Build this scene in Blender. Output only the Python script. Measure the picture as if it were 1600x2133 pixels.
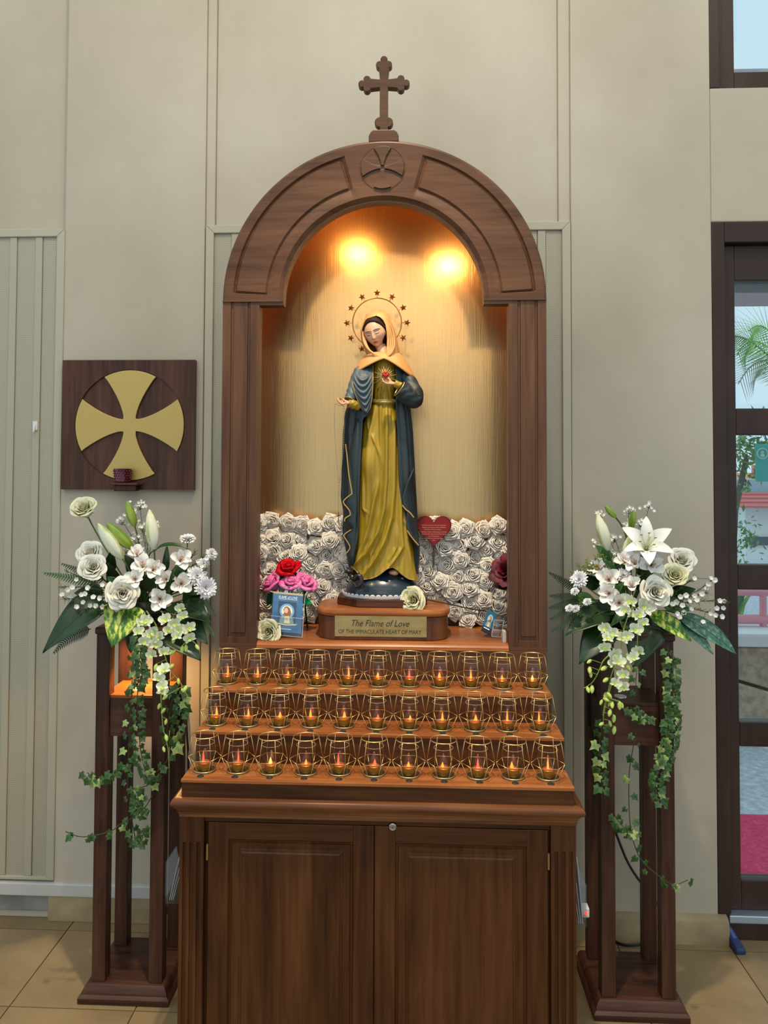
import bpy, bmesh, math, random
from mathutils import Vector, Matrix, Quaternion

for _o in list(bpy.data.objects):
    bpy.data.objects.remove(_o, do_unlink=True)
SC = bpy.context.scene
COL = SC.collection
PI = math.pi
rnd = random.Random(7)

# ------------------------------------------------------------------ camera
CX, CD, CH = .0921, 2.303, 1.6
YAW, PIT, ROL = math.radians(2.587), math.radians(1.827), math.radians(.224)
FPX, PPX, PPY = 1587.3, 788.5, 935.4
_f = Vector((-math.sin(YAW), math.cos(YAW), 0)); _r = Vector((math.cos(YAW), math.sin(YAW), 0)); _u = Vector((0, 0, 1))
FW = _f*math.cos(PIT) + _u*math.sin(PIT); UU = _u*math.cos(PIT) - _f*math.sin(PIT)
RR = _r*math.cos(ROL) + UU*math.sin(ROL); UU = UU*math.cos(ROL) - _r*math.sin(ROL)
CP = Vector((CX, -CD, CH))
cam = bpy.data.cameras.new('camera'); cam.sensor_fit = 'HORIZONTAL'; cam.sensor_width = 36
cam.lens = FPX/1600*36; cam.shift_x = (800-PPX)/1600; cam.shift_y = (PPY-1066.5)/1600
cam.clip_start = .05; cam.clip_end = 200
co = bpy.data.objects.new('camera', cam); COL.objects.link(co)
_m = Matrix((RR, UU, -FW)).transposed().to_4x4(); _m.translation = CP
co.matrix_world = _m
SC.camera = co

def W(x, y, Y):
    """world point that stands at depth Y and is seen at photo pixel x, y"""
    d = FW + RR*((x-PPX)/FPX) - UU*((y-PPY)/FPX)
    return CP + d*((Y+CD)/d.y)
def WZ(x, y, z):
    d = FW + RR*((x-PPX)/FPX) - UU*((y-PPY)/FPX)
    return CP + d*((z-CH)/d.z)

# ------------------------------------------------------------------ light
SC.view_settings.view_transform = 'Standard'; SC.view_settings.look = 'None'
SC.view_settings.exposure = 0.0; SC.view_settings.gamma = 1.0
SC.view_settings.use_curve_mapping = False
wd = bpy.data.worlds.new('sky'); SC.world = wd; wd.use_nodes = True
_bg = wd.node_tree.nodes['Background']
_bg.inputs[0].default_value = (.72, .90, 1.0, 1); _bg.inputs[1].default_value = .92

def lamp(name, kind, loc, energy, color, target=None, **kw):
    l = bpy.data.lights.new(name, kind); l.energy = energy; l.color = color
    for k, v in kw.items(): setattr(l, k, v)
    o = bpy.data.objects.new(name, l); COL.objects.link(o); o.location = loc
    if target is not None:
        o.rotation_euler = (Vector(target)-Vector(loc)).to_track_quat('-Z', 'Y').to_euler()
    return o
WARM = (1, .84, .64)
for i, (x, y, e) in enumerate(((-1.5, -1.5, 12), (.1, -1.0, 22), (1.6, -1.5, 10))):
    lamp('ceiling_downlight', 'AREA', (x, y, 4.6), e, WARM, (x*.6, 0.1, 1.2), shape='DISK', size=.22)
lamp('shrine_spotlight', 'SPOT', (.0, -1.0, 4.4), 330, (1, .80, .55), (0, -.15, 1.1), spot_size=.62, spot_blend=.5, shadow_soft_size=.05)
for x, z in ((-.47, 3.47), (.63, 3.36)):
    lamp('hall_pendant', 'AREA', (x, -5.0, z), 8, (1, .74, .42), (0, .4, 1.7), shape='DISK', size=.34)
lamp('hall_light', 'AREA', (0, -4.5, 5.2), 22, (1, .88, .70), (0, .4, 1.6), shape='RECTANGLE', size=4.0, size_y=1.0)
lamp('niche_lamp', 'POINT', (-.12, .085, 2.440), 2.7, (1, .54, .19), shadow_soft_size=.022)
lamp('niche_lamp', 'POINT', (.225, .085, 2.392), 2.5, (1, .60, .25), shadow_soft_size=.022)

# ------------------------------------------------------------------ materials
def lin(h):
    h = h.lstrip('#'); r = []
    for i in (0, 2, 4):
        c = int(h[i:i+2], 16)/255
        r.append(c/12.92 if c <= .04045 else ((c+.055)/1.055)**2.4)
    return (*r, 1)
MATS = {}
def mat(name, color, rough=.5, metal=0, spec=.5, **kw):
    if name in MATS: return MATS[name]
    m = bpy.data.materials.new(name); m.use_nodes = True; MATS[name] = m
    b = m.node_tree.nodes['Principled BSDF']
    b.inputs['Base Color'].default_value = lin(color) if isinstance(color, str) else (*color[:3], 1)
    b.inputs['Roughness'].default_value = rough; b.inputs['Metallic'].default_value = metal
    b.inputs['Specular IOR Level'].default_value = spec
    for k, v in kw.items(): b.inputs[k].default_value = v
    return m
def N(m, t, **kw):
    n = m.node_tree.nodes.new(t)
    for k, v in kw.items():
        if k in n.inputs: n.inputs[k].default_value = v
        else: setattr(n, k, v)
    return n
def L(m, a, b): m.node_tree.links.new(a, b)
def coords(m, scale, kind='Object', rot=(0, 0, 0)):
    tc = N(m, 'ShaderNodeTexCoord'); mp = N(m, 'ShaderNodeMapping')
    mp.inputs['Scale'].default_value = scale; mp.inputs['Rotation'].default_value = rot
    L(m, tc.outputs[kind], mp.inputs[0]); return mp.outputs[0]
def ramp(m, fac, stops):
    r = N(m, 'ShaderNodeValToRGB'); e = r.color_ramp.elements
    while len(e) < len(stops): e.new(.5)
    for i, (p, c) in enumerate(stops):
        e[i].position = p; e[i].color = lin(c) if isinstance(c, str) else (*c[:3], 1)
    L(m, fac, r.inputs[0]); return r.outputs[0]
def bump(m, h, strength=.2, dist=.002):
    b = N(m, 'ShaderNodeBump'); b.inputs['Strength'].default_value = strength; b.inputs['Distance'].default_value = dist
    L(m, h, b.inputs['Height']); L(m, b.outputs[0], m.node_tree.nodes['Principled BSDF'].inputs['Normal'])
def noisemat(name, stops, scale=(5, 5, 5), detail=5, rough=.5, metal=0, bstr=0, bscale=None, bdist=.002, spec=.5, nrough=.55, rot=(0, 0, 0), **kw):
    if name in MATS: return MATS[name]
    m = mat(name, (.5, .5, .5), rough, metal, spec, **kw); P = m.node_tree.nodes['Principled BSDF']
    n = N(m, 'ShaderNodeTexNoise', Scale=1.0, Detail=detail, Roughness=nrough); L(m, coords(m, scale, rot=rot), n.inputs['Vector'])
    L(m, ramp(m, n.outputs[0], stops), P.inputs['Base Color'])
    if bstr:
        h = n.outputs[0]
        if bscale:
            n2 = N(m, 'ShaderNodeTexNoise', Scale=1.0, Detail=4.0); L(m, coords(m, bscale), n2.inputs['Vector']); h = n2.outputs[0]
        bump(m, h, bstr, bdist)
    return m
def wood(name, axis, dark, mid, light, rough=.38, rot=(0, 0, 0)):
    s = [70, 70, 70]; s['xyz'.index(axis)] = 3.2
    if name in MATS: return MATS[name]
    m = mat(name, (.5, .5, .5), rough, 0, .28); P = m.node_tree.nodes['Principled BSDF']
    a = N(m, 'ShaderNodeTexNoise', Scale=1.0, Detail=6.0, Roughness=.62, Distortion=.4); L(m, coords(m, s, rot=rot), a.inputs['Vector'])
    s2 = [9, 9, 9]; s2['xyz'.index(axis)] = 1.1
    b = N(m, 'ShaderNodeTexNoise', Scale=1.0, Detail=3.0, Roughness=.5, Distortion=1.2); L(m, coords(m, s2, rot=rot), b.inputs['Vector'])
    mx = N(m, 'ShaderNodeMath', operation='MULTIPLY_ADD'); L(m, b.outputs[0], mx.inputs[0]); mx.inputs[1].default_value = .55
    m2 = N(m, 'ShaderNodeMath', operation='MULTIPLY'); L(m, a.outputs[0], m2.inputs[0]); m2.inputs[1].default_value = .5
    L(m, m2.outputs[0], mx.inputs[2])
    L(m, ramp(m, mx.outputs[0], ((.36, dark), (.52, mid), (.70, light))), P.inputs['Base Color'])
    bump(m, a.outputs[0], .12, .001)
    return m
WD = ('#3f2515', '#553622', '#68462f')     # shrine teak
WDc = ('#2f1708', '#4b2912', '#603a1f')    # cabinet
W_Z = wood('teak_upright', 'z', *WD); W_X = wood('teak_level', 'x', *WD)
W_D = wood('teak_slanted', 'x', *WD, rot=(0, .7, 0)); W_D2 = wood('teak_slanted_other_way', 'x', *WD, rot=(0, -.7, 0))
C_Z = wood('cabinet_teak_upright', 'z', *WDc, rough=.33); C_X = wood('cabinet_teak_level', 'x', *WDc, rough=.33); C_Y = wood('cabinet_teak_deep', 'y', *WDc, rough=.33)
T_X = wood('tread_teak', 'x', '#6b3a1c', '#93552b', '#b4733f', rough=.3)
CORN = wood('cornice_teak_lit', 'x', '#4c2a14', '#6e4225', '#8a5932', rough=.32); CORN_Y = wood('cornice_teak_deep_lit', 'y', '#4c2a14', '#6e4225', '#8a5932', rough=.32)  # lighter teak: light from above is put into the cornice colour
D_Z = wood('dark_stand_wood', 'z', '#2a1710', '#45291d', '#5b3c2e', rough=.4); D_X = wood('dark_stand_wood_level', 'x', '#2a1710', '#45291d', '#5b3c2e', rough=.4)
PLQ = wood('plaque_walnut', 'z', '#2b1509', '#4a2a1a', '#613c28', rough=.3)
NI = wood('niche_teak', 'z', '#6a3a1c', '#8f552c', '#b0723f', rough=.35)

def brushed(name, color, rough, aniso, axis='z', var=.05, bs=.0):
    if name in MATS: return MATS[name]
    m = mat(name, color, rough, 1.0); P = m.node_tree.nodes['Principled BSDF']
    s = [520, 520, 520]; s['xyz'.index(axis)] = 5
    n = N(m, 'ShaderNodeTexNoise', Scale=1.0, Detail=3.0); L(m, coords(m, s), n.inputs['Vector'])
    c = lin(color)
    L(m, ramp(m, n.outputs[0], ((.3, [k*(1-var*2) for k in c[:3]]), (.7, [min(1, k*(1+var)) for k in c[:3]]))), P.inputs['Base Color'])
    P.inputs['Anisotropic'].default_value = aniso
    tg = N(m, 'ShaderNodeTangent', direction_type='RADIAL', axis='X'); L(m, tg.outputs[0], P.inputs['Tangent'])
    bump(m, n.outputs[0], .18+bs*2, .0006+bs*.004)
    return m
BRASS_BACK = brushed('brushed_brass_sheet', '#d8b07a', .29, .0, bs=.065)
BRASS = mat('brass_plate', '#c9a55c', .35, .85)
GOLD_WIRE = mat('gold_wire', '#e9c180', .34, .95)
GOLD_TRIM = mat('painted_gold_trim', '#d2a658', .38, .55)
STAR_GOLD = mat('star_gold', '#c58f4a', .3, .9)
CANDLE_GOLD = mat('candle_gold', '#b08a34', .32, .9)

def thin_glass(name, tint, facing=.12, rough=.02):
    if name in MATS: return MATS[name]
    m = bpy.data.materials.new(name); m.use_nodes = True; MATS[name] = m
    nt = m.node_tree; nt.nodes.clear()
    out = nt.nodes.new('ShaderNodeOutputMaterial'); mx = nt.nodes.new('ShaderNodeMixShader')
    tr = nt.nodes.new('ShaderNodeBsdfTransparent'); gl = nt.nodes.new('ShaderNodeBsdfGlossy'); fr = nt.nodes.new('ShaderNodeLayerWeight')
    fr.inputs['Blend'].default_value = .5; tr.inputs[0].default_value = (*tint, 1); gl.inputs['Roughness'].default_value = rough
    pw_ = nt.nodes.new('ShaderNodeMath'); pw_.operation = 'POWER'; pw_.inputs[1].default_value = 3.5
    ml = nt.nodes.new('ShaderNodeMath'); ml.operation = 'MULTIPLY_ADD'; ml.inputs[1].default_value = facing*4; ml.inputs[2].default_value = facing*.25
    nt.links.new(fr.outputs['Facing'], pw_.inputs[0]); nt.links.new(pw_.outputs[0], ml.inputs[0])
    nt.links.new(ml.outputs[0], mx.inputs[0]); nt.links.new(tr.outputs[0], mx.inputs[1]); nt.links.new(gl.outputs[0], mx.inputs[2])
    nt.links.new(mx.outputs[0], out.inputs[0]); return m
GLASS = thin_glass('clear_glass', (.95, .95, .93), .17)
ACRYL = thin_glass('clear_acrylic', (.93, .95, .96), .14)
PANE = thin_glass('window_glass', (.92, .97, .98), .10)
FLAME_TIP = thin_glass('flame_shaped_plastic', (.96, .86, .82), .22, .2)

def emit(name, color, strength):
    if name in MATS: return MATS[name]
    m = bpy.data.materials.new(name); m.use_nodes = True; MATS[name] = m
    b = m.node_tree.nodes['Principled BSDF']
    b.inputs['Base Color'].default_value = (0, 0, 0, 1)
    b.inputs['Emission Color'].default_value = lin(color); b.inputs['Emission Strength'].default_value = strength
    return m

# ------------------------------------------------------------------ mesh helpers
class MB:
    def __init__(s): s.v = []; s.f = []; s.m = []; s.k = 0
    def add(s, vs, fs):
        n = len(s.v); s.v += [Vector(v) for v in vs]; s.f += [tuple(i+n for i in f) for f in fs]; s.m += [s.k]*len(fs); return s
    def box(s, x0, x1, y0, y1, z0, z1):
        return s.add([(x0, y0, z0), (x1, y0, z0), (x1, y1, z0), (x0, y1, z0), (x0, y0, z1), (x1, y0, z1), (x1, y1, z1), (x0, y1, z1)],
                     [(0, 3, 2, 1), (4, 5, 6, 7), (0, 1, 5, 4), (1, 2, 6, 5), (2, 3, 7, 6), (3, 0, 4, 7)])
    def prism(s, poly, y0, y1):
        """outline in x, z (counter-clockwise seen from -y) pulled from y0 to y1"""
        n = len(poly)
        return s.add([(x, y0, z) for x, z in poly]+[(x, y1, z) for x, z in poly],
                     [tuple(range(n)), tuple(range(2*n-1, n-1, -1))]+[(i, n+i, n+(i+1) % n, (i+1) % n) for i in range(n)])
    def slab(s, poly, z0, z1):
        n = len(poly)
        return s.add([(x, y, z0) for x, y in poly]+[(x, y, z1) for x, y in poly],
                     [tuple(range(n-1, -1, -1)), tuple(range(n, 2*n))]+[(i, (i+1) % n, n+(i+1) % n, n+i) for i in range(n)])
    def grid(s, fn, nu, nv, cu=False, cv=False):
        n = len(s.v); U = nu if cu else nu+1; V = nv if cv else nv+1
        for j in range(V):
            for i in range(U): s.v.append(Vector(fn(i/nu, j/nv)))
        for j in range(nv):
            for i in range(nu):
                a = i; b = (i+1) % U; c = j; d = (j+1) % V
                s.f.append((n+c*U+a, n+c*U+b, n+d*U+b, n+d*U+a)); s.m.append(s.k)
        return s
    def lathe(s, prof, n=24, c=(0, 0, 0), flute=None):
        k = len(prof)
        def fn(u, v):
            r, z = prof[min(k-1, int(round(v*(k-1))))]; a = u*2*PI
            if flute: r *= 1+flute[1]*math.cos(flute[0]*a)
            return (c[0]+r*math.cos(a), c[1]+r*math.sin(a), c[2]+z)
        return s.grid(fn, n, k-1, cu=True)
    def tube(s, path, r, n=8, closed=False, caps=True):
        P = [Vector(p) for p in path]; k = len(P)
        R = r if isinstance(r, (list, tuple)) else [r]*k
        T = []
        for i in range(k):
            a = P[i-1] if (i or closed) else P[0]; b = P[(i+1) % k] if (i < k-1 or closed) else P[-1]
            t = b-a; T.append(t.normalized() if t.length > 1e-9 else Vector((0, 0, 1)))
        up = Vector((0, 0, 1)) if abs(T[0].z) < .9 else Vector((0, 1, 0))
        nn = T[0].cross(up).normalized(); base = len(s.v)
        for i in range(k):
            nn = (nn - T[i]*nn.dot(T[i]));
            nn = nn.normalized() if nn.length > 1e-6 else T[i].orthogonal().normalized()
            bb = T[i].cross(nn)
            for j in range(n):
                a = 2*PI*j/n; s.v.append(P[i]+(nn*math.cos(a)+bb*math.sin(a))*R[i])
        for i in range(k if closed else k-1):
            i2 = (i+1) % k
            for j in range(n):
                j2 = (j+1) % n
                s.f.append((base+i*n+j, base+i*n+j2, base+i2*n+j2, base+i2*n+j)); s.m.append(s.k)
        if caps and not closed:
            s.f.append(tuple(base+j for j in range(n-1, -1, -1))); s.m.append(s.k)
            s.f.append(tuple(base+(k-1)*n+j for j in range(n))); s.m.append(s.k)
        return s
    def ball(s, c, r, n=10, m=7):
        c = Vector(c); r = r if isinstance(r, (list, tuple)) else (r, r, r)
        return s.grid(lambda u, v: c+Vector((r[0]*math.sin(v*PI)*math.cos(u*2*PI), r[1]*math.sin(v*PI)*math.sin(u*2*PI), -r[2]*math.cos(v*PI))), n, m, cu=True)
    def xf(s, M, start=0):
        for i in range(start, len(s.v)): s.v[i] = M @ s.v[i]
        return s
    def mesh(s, name, mats, smooth=True):
        me = bpy.data.meshes.new(name); me.from_pydata([tuple(v) for v in s.v], [], s.f)
        for m in (mats if isinstance(mats, (list, tuple)) else [mats]): me.materials.append(m)
        if any(s.m): me.polygons.foreach_set('material_index', s.m)
        if smooth:
            me.polygons.foreach_set('use_smooth', [True]*len(me.polygons))
            if smooth != 'all':
                try: me.set_sharp_from_angle(angle=math.radians(smooth if smooth is not True else 38))
                except Exception: pass
        me.update(); return me
    def build(s, name, mats, parent=None, smooth=True, bevel=0, world=True, solid=0, sub=0):
        """one mesh object; world=True: vertices are world coordinates"""
        if parent is not None and world:
            inv = parent.matrix_basis.inverted()
            if parent.parent is not None: inv = inv @ parent.parent.matrix_basis.inverted()
            for i, v in enumerate(s.v): s.v[i] = inv @ v
        o = bpy.data.objects.new(name, s.mesh(name, mats, smooth)); COL.objects.link(o); o.parent = parent
        if solid:
            q = o.modifiers.new('t', 'SOLIDIFY'); q.thickness = solid; q.offset = 0
        if bevel:
            q = o.modifiers.new('b', 'BEVEL'); q.width = bevel; q.segments = 2; q.limit_method = 'ANGLE'; q.angle_limit = .6
        if sub:
            q = o.modifiers.new('s', 'SUBSURF'); q.levels = sub; q.render_levels = sub
        return o
def tag(o, label, cat, group=None, kind=None):
    if label: o['label'] = label
    if cat: o['category'] = cat
    if group: o['group'] = group
    if kind: o['kind'] = kind
    return o
def thing(name, label, cat, loc=(0, 0, 0), group=None, rot=None):
    o = bpy.data.objects.new(name, None); COL.objects.link(o); o.location = loc; o.empty_display_size = .05
    if rot is not None: o.rotation_euler = rot
    o.matrix_basis = o.matrix_basis
    return tag(o, label, cat, group)
def place(name, me, parent=None, M=None, label=None):
    """an object that shares mesh me, set at matrix M (in the parent's space)"""
    o = bpy.data.objects.new(name, me); COL.objects.link(o); o.parent = parent
    if M is not None: o.matrix_basis = M
    if label: o['label'] = label
    return o
def struct(o): o['kind'] = 'structure'; return o
def aim(p, d, spin=0, s=1):
    """matrix: local +z looks along d, at p"""
    q = Vector(d).normalized().to_track_quat('Z', 'Y') @ Quaternion((0, 0, 1), spin)
    return Matrix.Translation(Vector(p)) @ q.to_matrix().to_4x4() @ Matrix.Scale(s, 4)
def lerp(a, b, t): return a+(b-a)*t
def interp(tab, x):
    if x <= tab[0][0]: return tab[0][1]
    for (a, b), (c, d) in zip(tab, tab[1:]):
        if x <= c: return b+(d-b)*(x-a)/(c-a)
    return tab[-1][1]
def sstep(a, b, x):
    t = max(0, min(1, (x-a)/(b-a))); return t*t*(3-2*t)
def smooth_path(pts, k=6):
    P = [Vector(p) for p in pts]; out = []
    for i in range(len(P)-1):
        p0 = P[max(0, i-1)]; p1 = P[i]; p2 = P[i+1]; p3 = P[min(len(P)-1, i+2)]
        for j in range(k):
            t = j/k
            out.append(.5*((2*p1)+(p2-p0)*t+(2*p0-5*p1+4*p2-p3)*t*t+(3*p1-p0-3*p2+p3)*t**3))
    out.append(P[-1]); return out
def text(name, body, size, M, m, parent=None, depth=.0008, shear=0, align='CENTER', width=None, space=1.0):
    c = bpy.data.curves.new(name, 'FONT'); c.body = body; c.size = size; c.shear = shear; c.align_x = align; c.align_y = 'CENTER'; c.extrude = depth; c.space_character = space; c.resolution_u = 3
    o = bpy.data.objects.new(name, c); COL.objects.link(o)
    bpy.context.view_layer.update()
    me = bpy.data.meshes.new_from_object(o.evaluated_get(bpy.context.evaluated_depsgraph_get()))
    bpy.data.objects.remove(o, do_unlink=True); bpy.data.curves.remove(c)
    me.materials.clear(); me.materials.append(m)
    if width:
        xs = [v.co.x for v in me.vertices]; k = width/(max(xs)-min(xs))
        for v in me.vertices: v.co.x *= k
    o = bpy.data.objects.new(name, me); COL.objects.link(o); o.parent = parent; o.matrix_basis = M
    return o
FACE = Matrix.Rotation(PI/2, 4, 'X')      # text plane upright, facing -y
# ================================================================== room shell
YW = .4192
PLASTER = noisemat('plaster', ((.30, '#b0a491'), (.52, '#bbaf9c'), (.72, '#c6bba9')), (1.6, 1.6, 1.1), 7, .85, bstr=.22, bscale=(9, 9, 16), bdist=.006, spec=.2)
STONE = noisemat('skirting_stone', ((.3, '#8a7858'), (.6, '#a8946f'), (.8, '#b6a582')), (7, 7, 10), 6, .6, bstr=.1)
GREY_KERB = noisemat('grey_kerb', ((.3, '#77746c'), (.7, '#96928a')), (9, 9, 9), 6, .8, bstr=.2)
TRUNK = mat('white_trunking', '#c3bfba', .4)
PANELF = mat('panel_frame_paint', '#b3aa93', .55)
SLATM = mat('panel_strip_paint', '#aca38c', .55)
DOORW = noisemat('door_dark_wood', ((.3, '#2f211c'), (.7, '#45332c')), (6, 6, 2), 6, .4, bstr=.04, spec=.25)
def perforated():
    m = mat('perforated_sheet', '#a89e88', .6); P = m.node_tree.nodes['Principled BSDF']
    sp = N(m, 'ShaderNodeSeparateXYZ'); L(m, coords(m, (1, 1, 1)), sp.inputs[0])
    def sn(o):
        a = N(m, 'ShaderNodeMath', operation='MULTIPLY'); L(m, o, a.inputs[0]); a.inputs[1].default_value = PI/.0034
        b = N(m, 'ShaderNodeMath', operation='SINE'); L(m, a.outputs[0], b.inputs[0]); return b.outputs[0]
    p = N(m, 'ShaderNodeMath', operation='MULTIPLY'); L(m, sn(sp.outputs[0]), p.inputs[0]); L(m, sn(sp.outputs[2]), p.inputs[1])
    L(m, ramp(m, p.outputs[0], ((.30, '#b7ae98'), (.46, '#5d564a'))), P.inputs['Base Color'])
    return m
PERF = perforated()

w = MB()
ZT = 5.2
w.box(-3.6, -1.19, YW+.022, YW+.2, .088, ZT)                     # bay behind the left panel
w.box(-3.6, -2.05, YW, YW+.022, .088, ZT)
w.box(-1.19, -.668, YW, YW+.2, .0, ZT)                           # pier
w.box(-.668, -.634, YW+.008, YW+.2, .0, ZT)                      # stepped edge of the middle bay
w.box(-.634, .612, YW+.018, YW+.2, .0, ZT)
w.box(.612, .654, YW+.008, YW+.2, .0, ZT)
w.box(.654, 1.146, YW, YW+.2, 0, ZT)                             # pier
w.box(1.146, 2.16, YW, YW+.2, 2.495, 2.976)                      # between door and window
w.box(1.146, 2.16, YW, YW+.2, 4.3, ZT)
w.box(2.16, 3.6, YW, YW+.2, 0, ZT)
w.box(-3.6, -1.19, YW+.012, YW+.2, .0, .088)
struct(w.build('wall_back', PLASTER, smooth=False, bevel=.004))

def acoustic_panel(label, x0, x1, z0, z1, strips, fw=.030):
    t = thing('acoustic_panel', label, 'wall panel', ((x0+x1)/2, YW+.01, z0))
    y = YW-.004
    for poly in ([(x0, z1), (x0+fw, z1-fw), (x1-fw, z1-fw), (x1, z1)], [(x0, z0), (x1, z0), (x1-fw, z0+fw*.4), (x0+fw, z0+fw*.4)],
                 [(x0, z0), (x0+fw, z0+fw*.4), (x0+fw, z1-fw), (x0, z1)], [(x1, z0), (x1, z1), (x1-fw, z1-fw), (x1-fw, z0+fw*.4)]):
        if poly[0][1] == z1: poly = poly[:]
        MB().prism(poly, y, y+.022).build('frame_rail', PANELF, t, smooth=False, bevel=.0025)
    for a, b, k in strips:
        if k: MB().box(a, b, y+.010, y+.018, z0+fw*.4, z1-fw).build('perforated_strip', PERF, t, smooth=False)
        else: MB().box(a+.0015, b-.0015, y+.005, y+.018, z0+fw*.4, z1-fw).build('plain_strip', SLATM, t, smooth=False, bevel=.002)
    return t
acoustic_panel('tall beige perforated acoustic panel at the left edge of the photo', -2.05, -1.188, .139, 2.496,
   [(-1.272, -1.217, 1), (-1.301, -1.272, 0), (-1.368, -1.301, 1), (-1.397, -1.368, 0), (-1.47, -1.397, 1), (-1.5, -1.47, 0), (-1.6, -1.5, 1), (-1.63, -1.6, 0), (-1.75, -1.63, 1), (-1.78, -1.75, 0), (-2.02, -1.78, 1)])
acoustic_panel('tall beige perforated acoustic panel behind the arched shrine', -.664, .652, .10, 2.502,
   [(-.636, -.572, 1), (-.572, -.540, 0), (-.54, -.48, 1), (-.48, -.45, 0), (-.45, .44, 1), (.44, .47, 0), (.47, .535, 1), (.535, .566, 0), (.566, .622, 1)])
h = thing('wall_hook', 'small white adhesive hook stuck on the perforated panel at left', 'hook', (-1.287, YW-.001, 1.745))
MB().box(-1.296, -1.278, YW-.004, YW+.003, 1.752, 1.785).build('backplate', mat('white_plastic', '#d9d7d0', .35), h, bevel=.002)
MB().tube(smooth_path([(-1.287, YW-.004, 1.772), (-1.287, YW-.010, 1.757), (-1.288, YW-.012, 1.748), (-1.283, YW-.019, 1.745), (-1.280, YW-.020, 1.755)]), .0026, 8).build('hook', MATS['white_plastic'], h)

# base of the wall
struct(MB().box(-3.6, -.40, YW-.014, YW+.012, .088, .133).build('trim_1', TRUNK, smooth=False, bevel=.004))
struct(MB().box(-1.205, -.40, YW-.010, YW+.01, 0, .0875).build('baseboard_left', STONE, smooth=False, bevel=.002))
struct(MB().box(-3.6, -1.207, YW+.002, YW+.03, .028, .0875).build('trim_2', GREY_KERB, smooth=False, bevel=.004))
b = MB(); pr = [(0, 0), (-.030, 0), (-.030, .062), (-.026, .078), (-.012, .087), (0, .089)]
b.grid(lambda u, v: ((.40+u*(1.172-.40), YW+interp([(i/5, p[0]) for i, p in enumerate(pr)], v), interp([(i/5, p[1]) for i, p in enumerate(pr)], v))), 1, 5)
b.add([(1.172, YW+p[0], p[1]) for p in pr]+[(1.172, YW+.05, 0), (1.172, YW+.05, .08)], [(0, 1, 2, 3, 4, 5)])
b.box(1.14, 1.172, YW, YW+.05, 0, .086)
struct(b.build('baseboard_right', STONE, smooth=40))

# floor: single tiles on a mortar bed
TILE = noisemat('floor_tile', ((.28, '#7d6848'), (.5, '#927a57'), (.74, '#a48c67')), (3.2, 3.2, 3.2), 7, .42, bstr=.05)
_n = TILE.node_tree.nodes; oi = N(TILE, 'ShaderNodeObjectInfo'); hs = N(TILE, 'ShaderNodeHueSaturation'); mr = N(TILE, 'ShaderNodeMapRange')
mr.inputs[3].default_value = .93; mr.inputs[4].default_value = 1.06; L(TILE, oi.outputs['Random'], mr.inputs[0]); L(TILE, mr.outputs[0], hs.inputs['Value'])
_P = _n['Principled BSDF']; _c = _P.inputs['Base Color'].links[0].from_socket; L(TILE, _c, hs.inputs['Color']); L(TILE, hs.outputs[0], _P.inputs['Base Color'])
fl = struct(MB().box(-4.2, 4.2, -4.5, YW+.19, -.06, -.004).build('floor', mat('mortar', '#5e5140', .9), smooth=False))
TS = .3805; g = .002
tme = MB().box(g, TS-g, g, TS-g, -.004, 0).mesh('tile', TILE, False)
tcut = MB().box(g, TS-g, g, .11, -.004, 0).mesh('cut_tile', TILE, False)
for i in range(-8, 8):
    x = .03+i*TS
    for j in range(-7, 1):
        place('tile', tme, fl, Matrix.Translation((x, -.0205+j*TS, 0)))
    place('tile', tcut, fl, Matrix.Translation((x, -.0205+TS, 0)))

# ------------------------------------------------------------------ door and window at right
def glazed(name, x0, x1, z0, z1, panes, stile, jamb, px0, px1, label):
    t = struct(thing(name, label, None, ((x0+x1)/2, YW, z0)))
    y = YW+.012
    MB().box(x0, x0+jamb, y-.012, YW+.14, z0, z1).build('jamb', DOORW, t, False, .004)
    MB().box(x1-jamb, x1, y-.012, YW+.14, z0, z1).build('jamb', DOORW, t, False, .004)
    MB().box(x0+jamb, x1-jamb, y-.012, YW+.14, z1-jamb*1.6, z1).build('head', DOORW, t, False, .004)
    MB().box(x0+jamb+.002, px0, y+.02, y+.07, z0+.001, z1-jamb*1.6-.001).build('stile', DOORW, t, False, .005)
    MB().box(px1, x1-jamb-.002, y+.02, y+.07, z0+.001, z1-jamb*1.6-.001).build('stile', DOORW, t, False, .005)
    zz = sorted([v for p in panes for v in p])
    edges = [z0]+zz+[z1-jamb*1.6]
    for k in range(0, len(edges), 2):
        MB().box(px0, px1, y+.022, y+.068, edges[k]+.001, edges[k+1]-.001).build('rail', DOORW, t, False, .004)
    for a, b_ in panes:
        p = MB().box(px0, px1, y+.044, y+.048, a, b_).build('pane', PANE, t, False)
        e = .018
        m = MB()
        for q in (((px0, a), (px0+e, a+e), (px0+e, b_-e), (px0, b_)), ((px0, b_), (px0+e, b_-e), (px1-e, b_-e), (px1, b_)), ((px0, a), (px1, a), (px1-e, a+e), (px0+e, a+e))):
            m.add([(q[0][0], y+.043, q[0][1]), (q[1][0], y+.039, q[1][1]), (q[2][0], y+.039, q[2][1]), (q[3][0], y+.043, q[3][1])], [(0, 1, 2, 3)])
        m.build('bevelled_edge', PANE, p, False)
    return t
d = glazed('door_1', 1.146, 2.16, .088, 2.495, ((.19, .647), (.734, 1.194), (1.284, 1.741), (1.837, 2.292)), .05, .046, 1.239, 2.05, 'dark wooden door with four stacked bevelled glass panes at right')
MB().box(1.146, 2.16, YW+.005, YW+.16, -.002, .058).build('threshold', DOORW, d, False, .004)
MB().box(1.185, 2.12, YW+.0, YW+.05, .058, .084).build('gap_light_strip', mat('gap_light_blue', '#c4d4e6', .3, .75), d, False, .003)  # pale blue strip stands in for daylight in the gap under the door
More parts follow.
